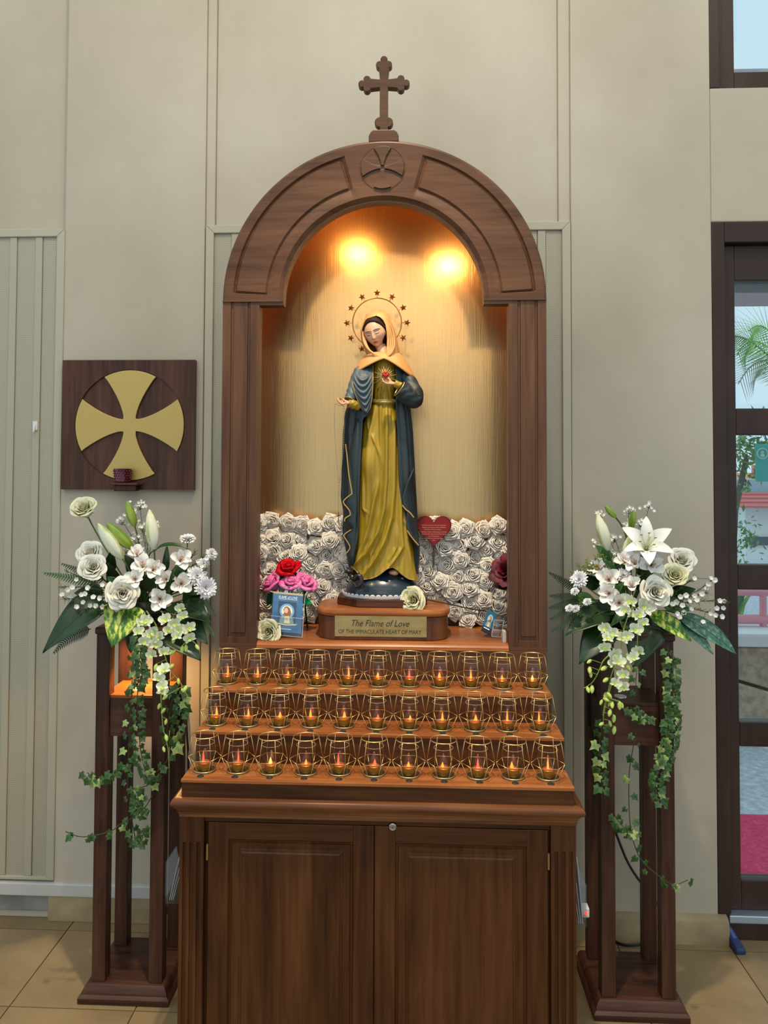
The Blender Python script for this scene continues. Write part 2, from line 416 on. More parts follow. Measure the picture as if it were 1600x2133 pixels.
glazed('window_1', 1.146, 2.16, 2.976, 4.3, ((3.052, 4.19),), .05, .035, 1.246, 2.06, 'dark framed window above the door')
# blue wedge on the floor
s = thing('door_wedge', 'blue rubber door wedge lying on the floor by the dark door', 'door stop', WZ(1537, 1985, 0))
c0 = WZ(1521, 1962, 0); c1 = WZ(1545, 1990, 0)
m = MB(); dr = (c1-c0).normalized(); sd = Vector((-dr.y, dr.x, 0))*.018
Lh = .115; c0 = c1-dr*Lh
def wq(p, wd_, z): return [p-sd*wd_+Vector((0, 0, z)), p+sd*wd_+Vector((0, 0, z))]
P_ = [*wq(c0, .6, 0), *wq(c1, 1, 0), *wq(c1, .9, .018), *wq(c0+dr*.03, .75, .046), *wq(c0, .6, .042)]
m.add(P_, [(0, 2, 3, 1), (2, 4, 5, 3), (4, 6, 7, 5), (6, 8, 9, 7), (8, 0, 1, 9), (0, 8, 6, 4, 2), (1, 3, 5, 7, 9)])
m.build('wedge', mat('blue_rubber', '#26335e', .45), s, False, .005)
m = MB(); q = c0+dr*.035+Vector((0, 0, .0455)); e_ = dr*.04-Vector((0, 0, .014))
m.add([q-sd*.35, q+sd*.35, q+sd*.35+e_, q-sd*.35+e_], [(0, 1, 2, 3)]); m.build('grip_inset', mat('blue_rubber_light', '#4a5f96', .4), s, False, solid=.002)

# ------------------------------------------------------------------ outside, seen through the door
GRAVEL = noisemat('outside_paving', ((.3, '#a2aab3'), (.55, '#c0c8d0'), (.75, '#dfe5ea')), (26, 26, 26), 6, .9, bstr=.3)
CARPET = noisemat('pink_carpet', ((.3, '#c83058'), (.6, '#e24370'), (.8, '#f06088')), (60, 60, 60), 3, .95, bstr=.3)
struct(MB().box(.3, 40, YW+.2, 60, -.3, -.002).build('ground_outside', GRAVEL, smooth=False))
yc = WZ(1575, 1700, 0).y; yb = WZ(1575, 1536, 0).y
tag(MB().box(1.1, 6, YW+.25, yc, -.001, .008).build('carpet', CARPET, smooth=False), 'bright pink-red carpet runner on the paving outside the door', 'carpet')
ws = thing('garden_wall', 'low rough stone garden wall with a pale coping outside the door', 'garden wall', W(1620, 1536, yb)*1)
ztop = W(1570, 1346, yb).z; zc2 = W(1570, 1318, yb).z
ws.location = (3.2, yb+.15, 0)
MB().box(1.6, 6.5, yb+.02, yb+.3, -.002, ztop).build('core', mat('dark_mortar', '#4b443c', .95), ws, False)
CR = noisemat('rough_stone', ((.3, '#a3917c'), (.6, '#c9b49c'), (.8, '#dcc8b0')), (24, 24, 24), 6, .9, bstr=.5, bdist=.006)
rs = random.Random(3); nx, nz = 12, 2
gx = [[1.6+i*.41+rs.uniform(-.12, .12) for i in range(nx+1)] for j in range(nz+1)]
gz = [[ztop*j/nz+(rs.uniform(-.08, .08) if 0 < j < nz else 0) for i in range(nx+1)] for j in range(nz+1)]
for j in range(nz):
    for i in range(nx):
        q = [(gx[j][i], gz[j][i]), (gx[j][i+1], gz[j][i+1]), (gx[j+1][i+1], gz[j+1][i+1]), (gx[j+1][i], gz[j+1][i])]
        mx_ = sum(a for a, _ in q)/4; mz_ = sum(b_ for _, b_ in q)/4
        q = [(mx_+(a-mx_)*.94, mz_+(b_-mz_)*.93) for a, b_ in q]
        MB().prism(q, yb-rs.uniform(.0, .012), yb+.04).build('stone', CR, ws, False, .012)
MB().box(1.55, 6.5, yb-.03, yb+.45, ztop, zc2).build('coping', mat('pale_coping', '#e6eaec', .7), ws, False, .006)
# pink pipe railing
PINK = mat('pink_paint', '#e2909c', .5)
rl = thing('pipe_railing', 'pink painted pipe railing on the garden wall coping', 'railing', (3.2, yb+.2, zc2))
za = W(1570, 1290, yb+.2).z
MB().tube([(1.7, yb+.2, za), (6.4, yb+.2, za)], .030, 10).build('rail', PINK, rl)
MB().tube([(1.7, yb+.2, za+.17), (6.4, yb+.2, za+.17)], .022, 10).build('rail', PINK, rl)
for i in range(6):
    x = W(1590, 1290, yb+.2).x+(i-1)*.75
    MB().tube([(x, yb+.2, zc2), (x, yb+.2, za+.17)], .022, 10).build('post', PINK, rl)
# shrubs behind the railing
GREEN = noisemat('shrub_leaf', ((.3, '#5a9432'), (.6, '#92c850'), (.8, '#c0e680')), (9, 9, 9), 2, .5)
def blades(mb, c, n, lmin, lmax, wd_, seed, spread=1.0):
    r = random.Random(seed)
    for _ in range(n):
        a = r.uniform(0, 2*PI); tl = r.uniform(.2, 1)*spread; ln = r.uniform(lmin, lmax)
        p0 = Vector(c)+Vector((r.uniform(-.1, .1), r.uniform(-.05, .05), 0)); out = Vector((math.cos(a), math.sin(a), 0))
        sd_ = Vector((-out.y, out.x, 0))*wd_
        pts = [p0+out*(ln*tl*t*t)+Vector((0, 0, ln*(t-.45*tl*t*t))) for t in (0, .35, .7, 1)]
        ws_ = (.5, 1, .8, .05); n0 = len(mb.v)
        mb.add([q for p, k in zip(pts, ws_) for q in (p-sd_*k, p+sd_*k)], [(0, 1, 3, 2), (2, 3, 5, 4), (4, 5, 7, 6)])
for i in range(3):
    x = W(1560, 1270, yb+.5).x+i*.75-.1
    m = MB(); blades(m, (x, yb+.62, zc2-.02), 90, .25, .5, .016, 20+i, .8)
    tag(m.build('shrub', GREEN, smooth=False), 'strappy green shrub behind the pink pipe railing, %s from the left' % ('first', 'second', 'third')[i], 'shrub', 'shrubs behind the pink railing')
# neighbouring house with a red tiled roof
yh = 11.0
def X(px, py, Y=yh): return W(px, py, Y).x
def Zp(px, py, Y=yh): return W(px, py, Y).z
hs_ = thing('house', 'white house with a red tiled roof seen through the second door pane', 'house', (X(1600, 1100)+2, yh, 0))
xa = X(1553, 1100)
MB().box(xa, xa+8, yh, yh+4, 0, Zp(1570, 1058)).build('wall', mat('house_white', '#eef2ee', .8), hs_, False)
MB().box(xa+.05, xa+.9, yh-.06, yh+.02, Zp(1570, 1135), Zp(1570, 1118)).build('grille', mat('house_dark', '#55615f', .7), hs_, False)
rm = mat('roof_tile', '#d06a62', .8); z0_ = Zp(1570, 1057); z1_ = Zp(1570, 1030)
for k in range(4):
    t0, t1 = k/4, (k+1)/4
    MB().add([(xa-.25, yh-.5+2*t0, lerp(z0_, z1_, t0)+.03), (xa+8, yh-.5+2*t0, lerp(z0_, z1_, t0)+.03), (xa+8, yh-.5+2*t1, lerp(z0_, z1_, t1)), (xa-.25, yh-.5+2*t1, lerp(z0_, z1_, t1))], [(0, 1, 2, 3)]).build('roof_course', rm, hs_, False, solid=.03)
MB().box(xa+.3, xa+8, yh+1.6, yh+4, z1_, Zp(1570, 1000)).build('upper_wall', mat('house_blue_roof', '#9fc0cc', .6), hs_, False)
o2 = thing('house', 'orange rendered house behind the red tiled roof', 'house', (X(1600, 1000, 18)+2, 18, 0))
MB().box(X(1560, 990, 18), X(1560, 990, 18)+6, 18, 21, 0, Zp(1570, 985, 18)).build('wall', mat('orange_render', '#f0b878', .8), o2, False)
MB().add([(X(1555, 990, 18), 17.7, Zp(1570, 987, 18)), (X(1555, 990, 18)+6.4, 17.7, Zp(1570, 987, 18)), (X(1555, 990, 18)+5, 20, Zp(1570, 968, 18)), (X(1555, 990, 18)+1, 20, Zp(1570, 968, 18))], [(0, 1, 2, 3)]).build('roof', rm, o2, False, solid=.05)
# teal banner with an emblem
yb2 = 5.2
bn = thing('banner', 'teal hanging banner with a pale round emblem outside the door', 'banner', W(1600, 960, yb2))
a0 = W(1574, 925, yb2); a1 = W(1574, 1003, yb2)
MB().box(a0.x, a0.x+.55, yb2, yb2+.012, a1.z, a0.z).build('cloth', mat('teal_cloth', '#3aa89e', .7), bn, False, .003)
e0 = W(1588, 945, yb2)
MB().tube([(e0.x+.05*math.cos(k*PI/8), yb2-.004, e0.z+.05*math.sin(k*PI/8)) for k in range(16)], .007, 6, closed=True).build('emblem', mat('pale_print', '#a9c9b5', .7), bn)
MB().ball((e0.x, yb2-.002, e0.z+.012), (.016, .006, .018)).ball((e0.x, yb2-.002, e0.z-.02), (.024, .006, .02)).build('emblem_figure', MATS['pale_print'], bn)
MB().tube([(a0.x+.275, yb2, a0.z+.02), (a0.x+.275, yb2, 0)], .02, 8).build('pole', mat('grey_metal', '#7d8486', .4, .7), bn)
# tree and palm
def leafcloud(mb, c, rad, n, size, seed):
    r = random.Random(seed)
    for _ in range(n):
        p = Vector(c)+Vector((r.gauss(0, 1)*rad[0], r.gauss(0, 1)*rad[1], r.gauss(0, 1)*rad[2]))*.5
        q = Quaternion((r.gauss(0, 1), r.gauss(0, 1), r.gauss(0, 1), r.gauss(0, 1))).normalized(); s_ = size*r.uniform(.6, 1.3)
        mb.add([p+q @ Vector(v) for v in ((-s_, 0, 0), (0, -s_*.4, 0), (s_, 0, 0), (0, s_*.4, 0))], [(0, 1, 2, 3)])
yt = 6.5
tr = thing('tree', 'leafy dark green tree behind the teal banner', 'tree', (W(1550, 950, yt).x, yt, 0))
m = MB(); cc = W(1556, 950, yt); leafcloud(m, cc, (.5, .4, .4), 350, .045, 5); leafcloud(m, W(1610, 925, yt), (.8, .4, .2), 350, .045, 6); leafcloud(m, W(1549, 1120, yt), (.12, .3, .3), 120, .04, 8)
m.build('foliage', noisemat('tree_leaf', ((.3, '#3a5c20'), (.7, '#7aa848')), (5, 5, 5), 2, .6), tr, False)
MB().tube([(cc.x-.22, yt, 0), (cc.x-.14, yt, 1.2), (cc.x, yt, cc.z)], [.05, .04, .03], 8).build('trunk', mat('bark', '#5b4a38', .9), tr)
yp = 4.4
pl = thing('palm', 'palm with arching green and grey fronds seen through the top door pane', 'palm', (W(1640, 850, yp).x, yp, 0))
base = W(1660, 800, yp)
def frond(mb, p0, p1, p2, n, wd_, ln):
    for i in range(n):
        t = i/n; p = p0*(1-t)**2+p1*2*t*(1-t)+p2*t*t; dv = ((p1-p0)*(1-t)+(p2-p1)*t).normalized()
        for s_ in (-1, 1):
            o_ = (Vector((-dv.z, 0, dv.x))*(-s_)*.8+dv*.75+Vector((0, s_*.25, -.45))).normalized()*ln*(1-.55*abs(t-.4)); q = dv*wd_
            mb.add([p-q, p+q, p+q*.6+o_*.6, p+o_, p-q*.6+o_*.6], [(0, 1, 2, 3, 4)])
for k, (e1, e2, mm) in enumerate((((1575, 660), (1535, 740), GREEN), ((1590, 700), (1538, 800), mat('grey_frond', '#a9a79a', .7)), ((1600, 640), (1560, 690), MATS['shrub_leaf']), ((1570, 700), (1530, 700), MATS['tree_leaf']))):
    m = MB(); p1 = W(*e1, yp); p2 = W(*e2, yp); frond(m, base, p1, p2, 24, .0055, .34)
    m.tube([base*(1-t)**2+p1*2*t*(1-t)+p2*t*t for t in [i/10 for i in range(11)]], .006, 6)
    m.build('frond', mm, pl, False)
MB().tube([(base.x, yp, 0), (base.x, yp, base.z)], .09, 10).build('trunk', MATS['bark'], pl)
so = W(1570, 633, .95)
struct(MB().box(1.0, 3.2, .75, 1.0, so.z, so.z+.9).build('canopy_beam', mat('canopy_mauve', '#c4b2b8', .8), smooth=False))
# ================================================================== arched shrine
WO, WN, WI, ZS = .494, .380, .310, 2.121
ZC = 2.128                                    # arch centre
RO, RI = .494, .306
sh = thing('shrine', 'tall arched teak shrine with a brass-backed niche and a cross on top', 'shrine', (0, .2, 0))
def arch_point(r, a): return (r*math.cos(a), r*math.sin(a)*(.998 if r > .4 else 1))
# carved arch face: polar sheet with sunk grooves, a raised field between them
gv = .0075
def seq(lo, hi, marks, n):
    s = set([lo, hi]+marks)
    for i in range(n+1): s.add(lo+(hi-lo)*i/n)
    out = []
    for v in sorted(s):
        if not out or v-out[-1] > 1e-5: out.append(v)
    return out
r_in, r_out = .356, .458
rm_ = [r_in, r_in+.002, r_in+gv, r_in+gv+.002, r_out-gv-.002, r_out-gv, r_out-.002, r_out, RI+.004, RI+.012, RI+.016, RO-.008, RO-.003]
ga = gv/.41
A0, A1 = math.radians(3.0), math.radians(73.5)
am_ = [A0, A0+.004, A0+ga, A0+ga+.004, A1-ga-.004, A1-ga, A1-.004, A1]
am_ = am_+[PI-a for a in am_]
RS = seq(RI, RO, rm_, 6); AS = seq(0, PI, am_, 120)
def relief(r, a):
    aa = min(a, PI-a)
    d = max(r_in-r, r-r_out, (A0-aa)*.41, (aa-A1)*.41)        # <0 inside the outline
    y = 0
    if d <= 0: y = .0075 if d > -gv else .0015
    if r < RI+.0155: y = .007-(.007)*sstep(RI, RI+.0035, r)*.4 if r > RI+.0045 else .012
    if r > RO-.008: y = max(y, .006*((r-(RO-.008))/.008)**2)
    return y
m = MB(); nA = len(AS)
for r in RS:
    for a in AS:
        x, z = arch_point(r, a); m.v.append(Vector((x, relief(r, a), ZC+z)))
for i in range(len(RS)-1):
    for j in range(nA-1):
        m.f.append((i*nA+j, (i+1)*nA+j, (i+1)*nA+j+1, i*nA+j+1)); m.m.append(0 if AS[j] > PI/2 else 1)
# rim of the arch front, back to the barrel
n0 = len(m.v)
for a in AS:
    x, z = arch_point(RI, a); m.v += [Vector((x, .012, ZC+z)), Vector((x, .050, ZC+z))]
for j in range(nA-1):
    m.f.append((n0+2*j, n0+2*j+2, n0+2*j+3, n0+2*j+1)); m.m.append(1)
# feet of the arch: from the curve out to the pilasters
for s in (-1, 1):
    m.k = 0 if s < 0 else 1
    m.box(*sorted((s*WI*.988, s*WO)), .0, .05, ZS+.004, ZC)
    m.box(*sorted((s*(WI-.004), s*(WN+.002))), .0035, .045, ZS-.006, ZS+.005)
m.build('arch_face', [W_D, W_D2], sh, smooth=25)
m = MB()
m.grid(lambda u, v: (RO*math.cos(u*PI), .006+v*.40, ZC+RO*.998*math.sin(u*PI)), 64, 1)
m.build('arch_barrel', W_X, sh, smooth=40)
# pilasters: a sunk field with a flat strip inside
for s in (-1, 1):
    m = MB(); x0, x1 = WN, WO
    zb, zt = 1.083, ZS+.004
    def bb(a, b, y, z0=zb, z1=zt): m.box(*sorted((s*a, s*b)), y, .05, z0, z1)
    bb(x0, x0+.028, .004); bb(x1-.026, x1, .004)
    bb(x0+.028, x0+.036, .0085); bb(x1-.034, x1-.026, .0085)
    bb(x0+.036, x1-.034, .0055, zb+.032, zt); bb(x0+.028, x1-.026, .004, zb, zb+.02); bb(x0+.036, x1-.034, .0085, zb+.02, zb+.032)
    m.build('pilaster', W_Z, sh, False, .0012)
    MB().box(*sorted((s*(WO-.018), s*WO)), .05, .406, 0, ZC).build('side_panel', W_Z, sh, False)
    # lining of the niche, lit from inside
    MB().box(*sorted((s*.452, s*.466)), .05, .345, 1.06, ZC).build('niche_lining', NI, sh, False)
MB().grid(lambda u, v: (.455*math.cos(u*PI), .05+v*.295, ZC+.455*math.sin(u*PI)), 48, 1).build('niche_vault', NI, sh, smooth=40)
MB().prism([(-.452, 1.083), (.452, 1.083)]+[(.452*math.cos(k*PI/40), ZC+.452*math.sin(k*PI/40)) for k in range(41)], .335, .347).build('back_panel', BRASS_BACK, sh, False)
MB().box(-WO+.02, WO-.02, .347, .400, .8, 2.2).build('carcass_back', W_Z, sh, False)
# niche floor and its rounded front edge
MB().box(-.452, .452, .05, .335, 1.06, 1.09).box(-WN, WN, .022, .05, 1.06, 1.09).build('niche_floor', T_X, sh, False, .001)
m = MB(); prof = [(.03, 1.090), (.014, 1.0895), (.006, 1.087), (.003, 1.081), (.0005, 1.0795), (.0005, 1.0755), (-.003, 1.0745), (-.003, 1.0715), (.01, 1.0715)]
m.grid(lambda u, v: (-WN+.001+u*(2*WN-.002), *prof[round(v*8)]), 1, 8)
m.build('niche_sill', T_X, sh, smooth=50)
m = MB(); m.box(-.49, .49, .002, .06, .90, 1.0715); m.box(-.494, -WN, .004, .05, 1.0715, 1.085); m.box(WN, .494, .004, .05, 1.0715, 1.085)
m.build('apron_board', W_X, sh, False, .001)
# roundel with a sunk cross pattee
rc = Vector((-.003, 0, 2.535)); rr_ = .068
def sector_arm(k, r, c=.0065, n=8, flare=.62):
    """one flared arm of a cross pattee as x, z outline, pointing along angle k"""
    pts = []
    for i in range(n+1):
        t = i/n; rad = c*1.6+(r-c*1.6)*t; pts.append((rad*math.cos(0) if 0 else rad, -(c+(r*flare*.72-c)*t**1.7)))
    a_end = math.atan2(-pts[-1][1], pts[-1][0]); R_ = math.hypot(*pts[-1])
    arc = [(R_*math.cos(a_end*u), R_*math.sin(a_end*u)) for u in [-.75, -.5, -.25, 0, .25, .5, .75]]
    full = pts+arc+[(x, -z) for x, z in reversed(pts)]
    return [(x*math.cos(k)-z*math.sin(k), x*math.sin(k)+z*math.cos(k)) for x, z in full]
ro = MB(); ro.tube([(rc.x+rr_*math.cos(k*PI/32), .0005, rc.z+rr_*math.sin(k*PI/32)) for k in range(64)], .0022, 6, closed=True)
ro.prism([(rc.x+(rr_-.002)*math.cos(k*PI/24), rc.z+(rr_-.002)*math.sin(k*PI/24)) for k in range(48)], -.0008, .004)
rdl = ro.build('roundel', W_D, sh, smooth=30)
for k in range(4):
    MB().prism([(rc.x+x, rc.z+z) for x, z in sector_arm(PI/4+k*PI/2 if 0 else k*PI/2, .060, .004)], -.0065, .001).build('carved_arm', W_D, rdl, smooth=False, bevel=.0008)
# cross on top
cr = MB()
def trefoil(cx, cz, ux, uz, r):
    pts = []
    px, pz = -uz, ux
    for cen, a0, a1 in (((-.9*1, -.0), 1, 1),): pass
    return pts
def cross_outline(z0, zb_, ztop, ax, zm, t, lb):
    """botonny cross: bars with three-lobed ends"""
    def lobes(cx, cz, ang):
        out = []
        # walk around three discs: right lobe, tip lobe, left lobe (in the arm's own frame: +x outward)
        for (ox, oy, a, b) in ((-.002, -lb*.95, -170, 20), (lb*.95, 0, -95, 95), (-.002, lb*.95, -20, 170)):
            for i in range(9):
                th = math.radians(lerp(a, b, i/8)); x = ox+lb*.78*math.cos(th); y = oy+lb*.78*math.sin(th)
                out.append((cx+x*math.cos(ang)-y*math.sin(ang), cz+x*math.sin(ang)+y*math.cos(ang)))
        return out
    pts = [(t, zb_)]
    pts += [(t, zm-t)]+lobes(ax-lb*1.7, zm, 0)+[(t, zm+t)]+lobes(0, ztop-lb*1.7, PI/2)+[(-t, zm+t)]+lobes(-ax+lb*1.7, zm, PI)+[(-t, zm-t), (-t, zb_)]
    return pts
ck = MB().prism(cross_outline(0, 2.652, 2.889, .079, 2.803, .0128, .0145), .008, .034)
for s in (-1, 1): ck.prism([(s*.004+.0185*math.cos(k*PI/8)*1.0+s*.006, 2.682+.0165*math.sin(k*PI/8)) for k in range(16)], .0086+.0004*s, .0334+.0004*s)
crs = ck.build('cross', W_D, sh, smooth=False, bevel=.002)
MB().prism([(-.046, 2.618), (.046, 2.618), (.046, 2.638), (.040, 2.650), (.030, 2.656), (-.030, 2.656), (-.040, 2.650), (-.046, 2.638)], .003, .05).build('cross_foot', W_X, crs, smooth=False, bevel=.003)
# two little lamp housings under the vault
for x, z in ((-.12, 2.452), (.225, 2.405)):
    MB().lathe([(.004, .03), (.02, .028), (.022, .0), (.019, 0), (.017, .02), (.003, .022)], 16, (x, .078, z+.004)).build('lamp_housing', mat('lamp_black', '#1e1a17', .5), sh)

# ================================================================== candle cabinet with three steps
cb = thing('candle_cabinet', 'teak cabinet with two panelled doors and three candle steps in front of the shrine', 'cabinet', (0, -.17, 0))
WC, YC, ZCAB = .5028, -.346, .722
# steps
STEP = ((.4836, -.1304, .9818, .000), (.4939, -.2445, .9017, -.125), (.4973, -.3582, .8182, -.240))
zl = .77
for i, (hw, yf, z, yk) in enumerate(STEP):
    MB().box(-hw, hw, yf, yk, z-.0085, z).build('step_tread', T_X, cb, False, .0012)
    MB().box(-hw+.001, hw-.001, yf+.004, yk, zl, z-.0085).build('step_riser', C_X, cb, False, .0008)
# black push buttons in front of each lantern
BX = [-.006+(i-5)*.0895 for i in range(11)]
bt = MB().lathe([(0, .0025), (.006, .0025), (.0085, .0012), (.009, 0), (.0, 0)], 16).mesh('push_button', mat('black_rubber', '#1c1c1e', .5))
for k, (hw, yf, z, yk) in enumerate(STEP):
    for x in BX:
        place('push_button', bt, cb, Matrix.Translation(Vector((x+.001, yf+(.022, .020, .0215)[k], z))-cb.location))
# cabinet top with a bullnose and cove, mitred round front and sides
prof = [(-.02, .772), (.006, .7725), (.0125, .770), (.017, .7655), (.019, .760), (.018, .7545), (.0145, .750), (.0105, .748), (.0095, .7455), (.0055, .742), (.0045, .737), (.002, .735), (.002, .729), (0, .7275), (0, .721)]
def ring_pt(off, k):
    hw = WC+off; yf = YC-.0245+.0-off; yb_ = .04
    return [(-hw, yb_), (-hw, yf+.02), (hw, yf+.02), (hw, yb_)][k]
m = MB(); n = len(prof)
for off, z in prof:
    for k in range(4): x, y = ring_pt(off, k); m.v.append(Vector((x, y, z)))
for i in range(n-1):
    for k in range(3): m.f.append((4*i+k+0, 4*i+4+k, 4*i+5+k, 4*i+1+k)); m.m.append(1 if k == 1 else 0)
m.f = [tuple(reversed(f)) for f in m.f]
m.build('cornice', [CORN_Y, CORN], cb, smooth=32)
MB().box(-WC+.0, WC-.0, YC, .04, .76, .7715).build('cabinet_top', T_X, cb, False)
# carcass
MB().box(-WC+.004, WC-.004, YC+.022, .035, .0, .722).build('carcass', C_Z, cb, False)
# fluted pilasters
for s in (-1, 1):
    m = MB(); a, b = .440, WC
    m.box(*sorted((s*a, s*b)), YC+.006, YC+.03, 0, .722)
    def st(x0_, x1_, z0_, z1_, y0_=YC): m.box(*sorted((s*x0_, s*x1_)), y0_, YC+.007, z0_, z1_)
    st(a, b, .655, .722); st(a, b, 0, .05)
    nf = 3; wdt = (b-a)/(2*nf+1)
    for k in range(nf+1): st(a+wdt*2*k, a+wdt*(2*k+1), .05, .655)
    m.build('fluted_pilaster', C_Z, cb, False, .0012)
MB().box(-.44, .44, YC+.008, YC+.03, .706, .722).build('top_rail', C_X, cb, False)
# doors
def cab_door(x0, x1, z0, z1, lock):
    dm = MB(); y = YC+.004; fw = .052
    dm.box(x0, x0+fw, y, y+.02, z0, z1); dm.box(x1-fw, x1, y, y+.02, z0, z1)
    dm.k = 1
    dm.box(x0+fw, x1-fw, y, y+.02, z1-.042, z1); dm.box(x0+fw, x1-fw, y, y+.02, z0, z0+fw)
    dr_ = dm.build('door', [C_Z, C_X], cb, False, .0012)
    # stepped raised panel
    ox0, ox1, oz0, oz1 = x0+fw, x1-fw, z0+fw, z1-.042
    rings = [(0, .0), (.003, .0065), (.007, .0065), (.009, .003), (.024, .0085), (.027, .0085), (.0285, .0065), (.033, .0065), (.036, .0035)]
    pm = MB()
    for o_, dy in rings:
        pm.v += [Vector((ox0+o_, y+dy, oz0+o_)), Vector((ox1-o_, y+dy, oz0+o_)), Vector((ox1-o_, y+dy, oz1-o_)), Vector((ox0+o_, y+dy, oz1-o_))]
    for i in range(len(rings)-1):
        for k in range(4): pm.f.append((4*i+k, 4*i+(k+1) % 4, 4*i+4+(k+1) % 4, 4*i+4+k)); pm.m.append(0)
    e = 4*(len(rings)-1); pm.f.append((e, e+1, e+2, e+3)); pm.m.append(0)
    pm.build('raised_panel', C_Z, dr_, False)
    if lock:
        lx, lz = lock
        MB().lathe([(0, .005), (.0035, .005), (.0038, .0035), (.006, .0035), (.0075, .005), (.009, .004), (.0095, 0)], 24).xf(Matrix.Translation((lx, y, lz)) @ Matrix.Rotation(PI/2, 4, 'X')).build('lock', mat('steel', '#b9b6ae', .3, 1.0), dr_)
        MB().box(lx-.0008, lx+.0008, y-.0056, y-.0045, lz-.0025, lz+.0025).build('keyhole', mat('keyhole_black', '#111111', .6), dr_, False)
    return dr_
xm = W(779, 1900, YC).x
xl = W(430, 1900, YC).x+.002; xr = W(1142, 1900, YC).x
lk = W(818, 1723, YC)
cab_door(xl, xm-.0012, .03, .705, None)
cab_door(xm+.0012, xr, .03, .705, (lk.x, lk.z))
for x, z in ((xl-.002, W(430, 1775, YC).z), (xr+.002, W(1139, 1795, YC).z)):
    MB().tube([(x, YC+.002, z-.02), (x, YC+.002, z+.02)], .003, 8).build('hinge', mat('hinge_brass', '#b8935a', .35, .9), cb)

# brochure boxes on the cabinet sides
PAPER = mat('white_paper', '#d6d6da', .7)
for s, lab in ((-1, 'clear acrylic leaflet holder on the left side of the candle cabinet'), (1, 'clear acrylic leaflet holder with papers on the right side of the candle cabinet')):
    x = s*(WC+.001); y0, y1 = -.22, -.05
    z0_, z1_ = (.43, .62) if s < 0 else (.40, .60)
    lh = thing('leaflet_holder', lab, 'leaflet holder', (x, -.13, z0_))
    T = .052 if s > 0 else .074
    def sx(a, b): return sorted((x+s*a, x+s*b))
    MB().box(*sx(.0, .002), y0, y1, z0_, z1_).build('back_sheet', ACRYL, lh, False)
    MB().box(*sx(T-.002, T), y0, y1, z0_, z0_+.11).build('front_sheet', ACRYL, lh, False)
    MB().box(*sx(.0, T), y0, y1, z0_-.002, z0_).build('tray', ACRYL, lh, False)
    MB().box(*sx(.0, T), y0-.002, y0, z0_, z0_+.11).build('side_sheet', ACRYL, lh, False)
    for k in range(3):
        b_ = T-.018+k*.005; t_ = .006+k*.012
        lf = MB().add([(x+s*b_, y0+.01, z0_+.002), (x+s*b_, y1-.01, z0_+.002), (x+s*t_, y1-.01, z1_+.012-k*.02), (x+s*t_, y0+.01, z1_+.012-k*.02)], [(0, 1, 2, 3)]).build('leaflet', PAPER, None, False, solid=.0012)
        tag(lf, 'white leaflet in the acrylic holder on the cabinet\'s %s side, %s' % ('left' if s < 0 else 'right', ('nearest the wood', 'middle one', 'outermost')[k]), 'leaflet', 'leaflets in the %s holder' % ('left' if s < 0 else 'right'))
    if s > 0:
        pw = W(1216, 1893, -.10)
        ad = thing('power_adapter', 'small white plug adapter with a lit red light beside the right stand', 'adapter', (pw.x, -.10, pw.z-.02))
        MB().box(WC-.004, pw.x+.012, -.12, -.09, pw.z-.014, pw.z+.012).build('case', mat('white_plastic', '#d9d7d0', .35), ad, False, .003)
        MB().ball((pw.x+.001, -.121, pw.z), .0045).build('indicator', emit('red_led', '#ff3020', 2.5), ad)
# ================================================================== candle lanterns
LH, LR, LB, LX, LZ = .0925, .0335, .0285, .0437, .036     # height, ring, base, widest radius and its height
HEXA = [k*PI/3 for k in range(6)]
def hexp(k): return Vector((LX*math.cos(HEXA[k % 6]), LX*math.sin(HEXA[k % 6]), LZ))
wr = .0009
lw = MB()
lw.tube([(LR*math.cos(k*PI/16), LR*math.sin(k*PI/16), LH) for k in range(32)], .0014, 6, closed=True)
for k in range(6):
    a = HEXA[k]; lw.tube([(LR*math.cos(a), LR*math.sin(a), LH), hexp(k)], wr, 5)
    lw.tube([hexp(k), hexp(k+1)], wr, 5)
    lw.tube([hexp(k), (.0305*math.cos(a), .0305*math.sin(a), .0075), (.0275*math.cos(a), .0275*math.sin(a), .004)], wr, 5)
lw.tube([(.029*math.cos(k*PI/16), .029*math.sin(k*PI/16), .0035) for k in range(32)], .0014, 6, closed=True)
ME_WIRE = lw.mesh('wire_frame', GOLD_WIRE, 'all')
ME_BASE = MB().lathe([(0, .0028), (.026, .0028), (.0295, .0022), (.0300, .0), (0, 0)], 32).mesh('base_disc', mat('brass_disc', '#6b6148', .4, .7))
ME_GLASS = MB().lathe([(0, .0045), (.018, .005), (.0225, .008), (.0245, .016), (.0255, .030), (.0258, .050), (.0252, .064), (.0248, .0725)], 28).mesh('glass_cup', GLASS, 'all')
rimm = MB(); rimm.tube([(.0249*math.cos(k*PI/16), .0249*math.sin(k*PI/16), .0725) for k in range(32)], .0005, 5, closed=True)
ME_RIM = rimm.mesh('glass_rim', mat('glass_rim', '#b9a58c', .15, 0, 1.0), 'all')
ME_CAN = MB().lathe([(0, .005), (.0165, .005), (.0170, .006), (.0170, .0215), (.0160, .0225), (.0145, .0215), (0, .021)], 24).mesh('candle_cup', CANDLE_GOLD)
ME_TIP = MB().lathe([(.0150, .0215), (.0148, .026), (.0125, .036), (.0085, .046), (.0040, .0535), (.0012, .057), (0, .0575)], 18, flute=(9, .04)).mesh('flame_tip', FLAME_TIP, 'all')
FLM = [emit('flame_orange', '#ff7a1c', 4.0), emit('flame_amber', '#ffa040', 6.0), emit('flame_red', '#ff5a2c', 2.5)]
ME_FL = []
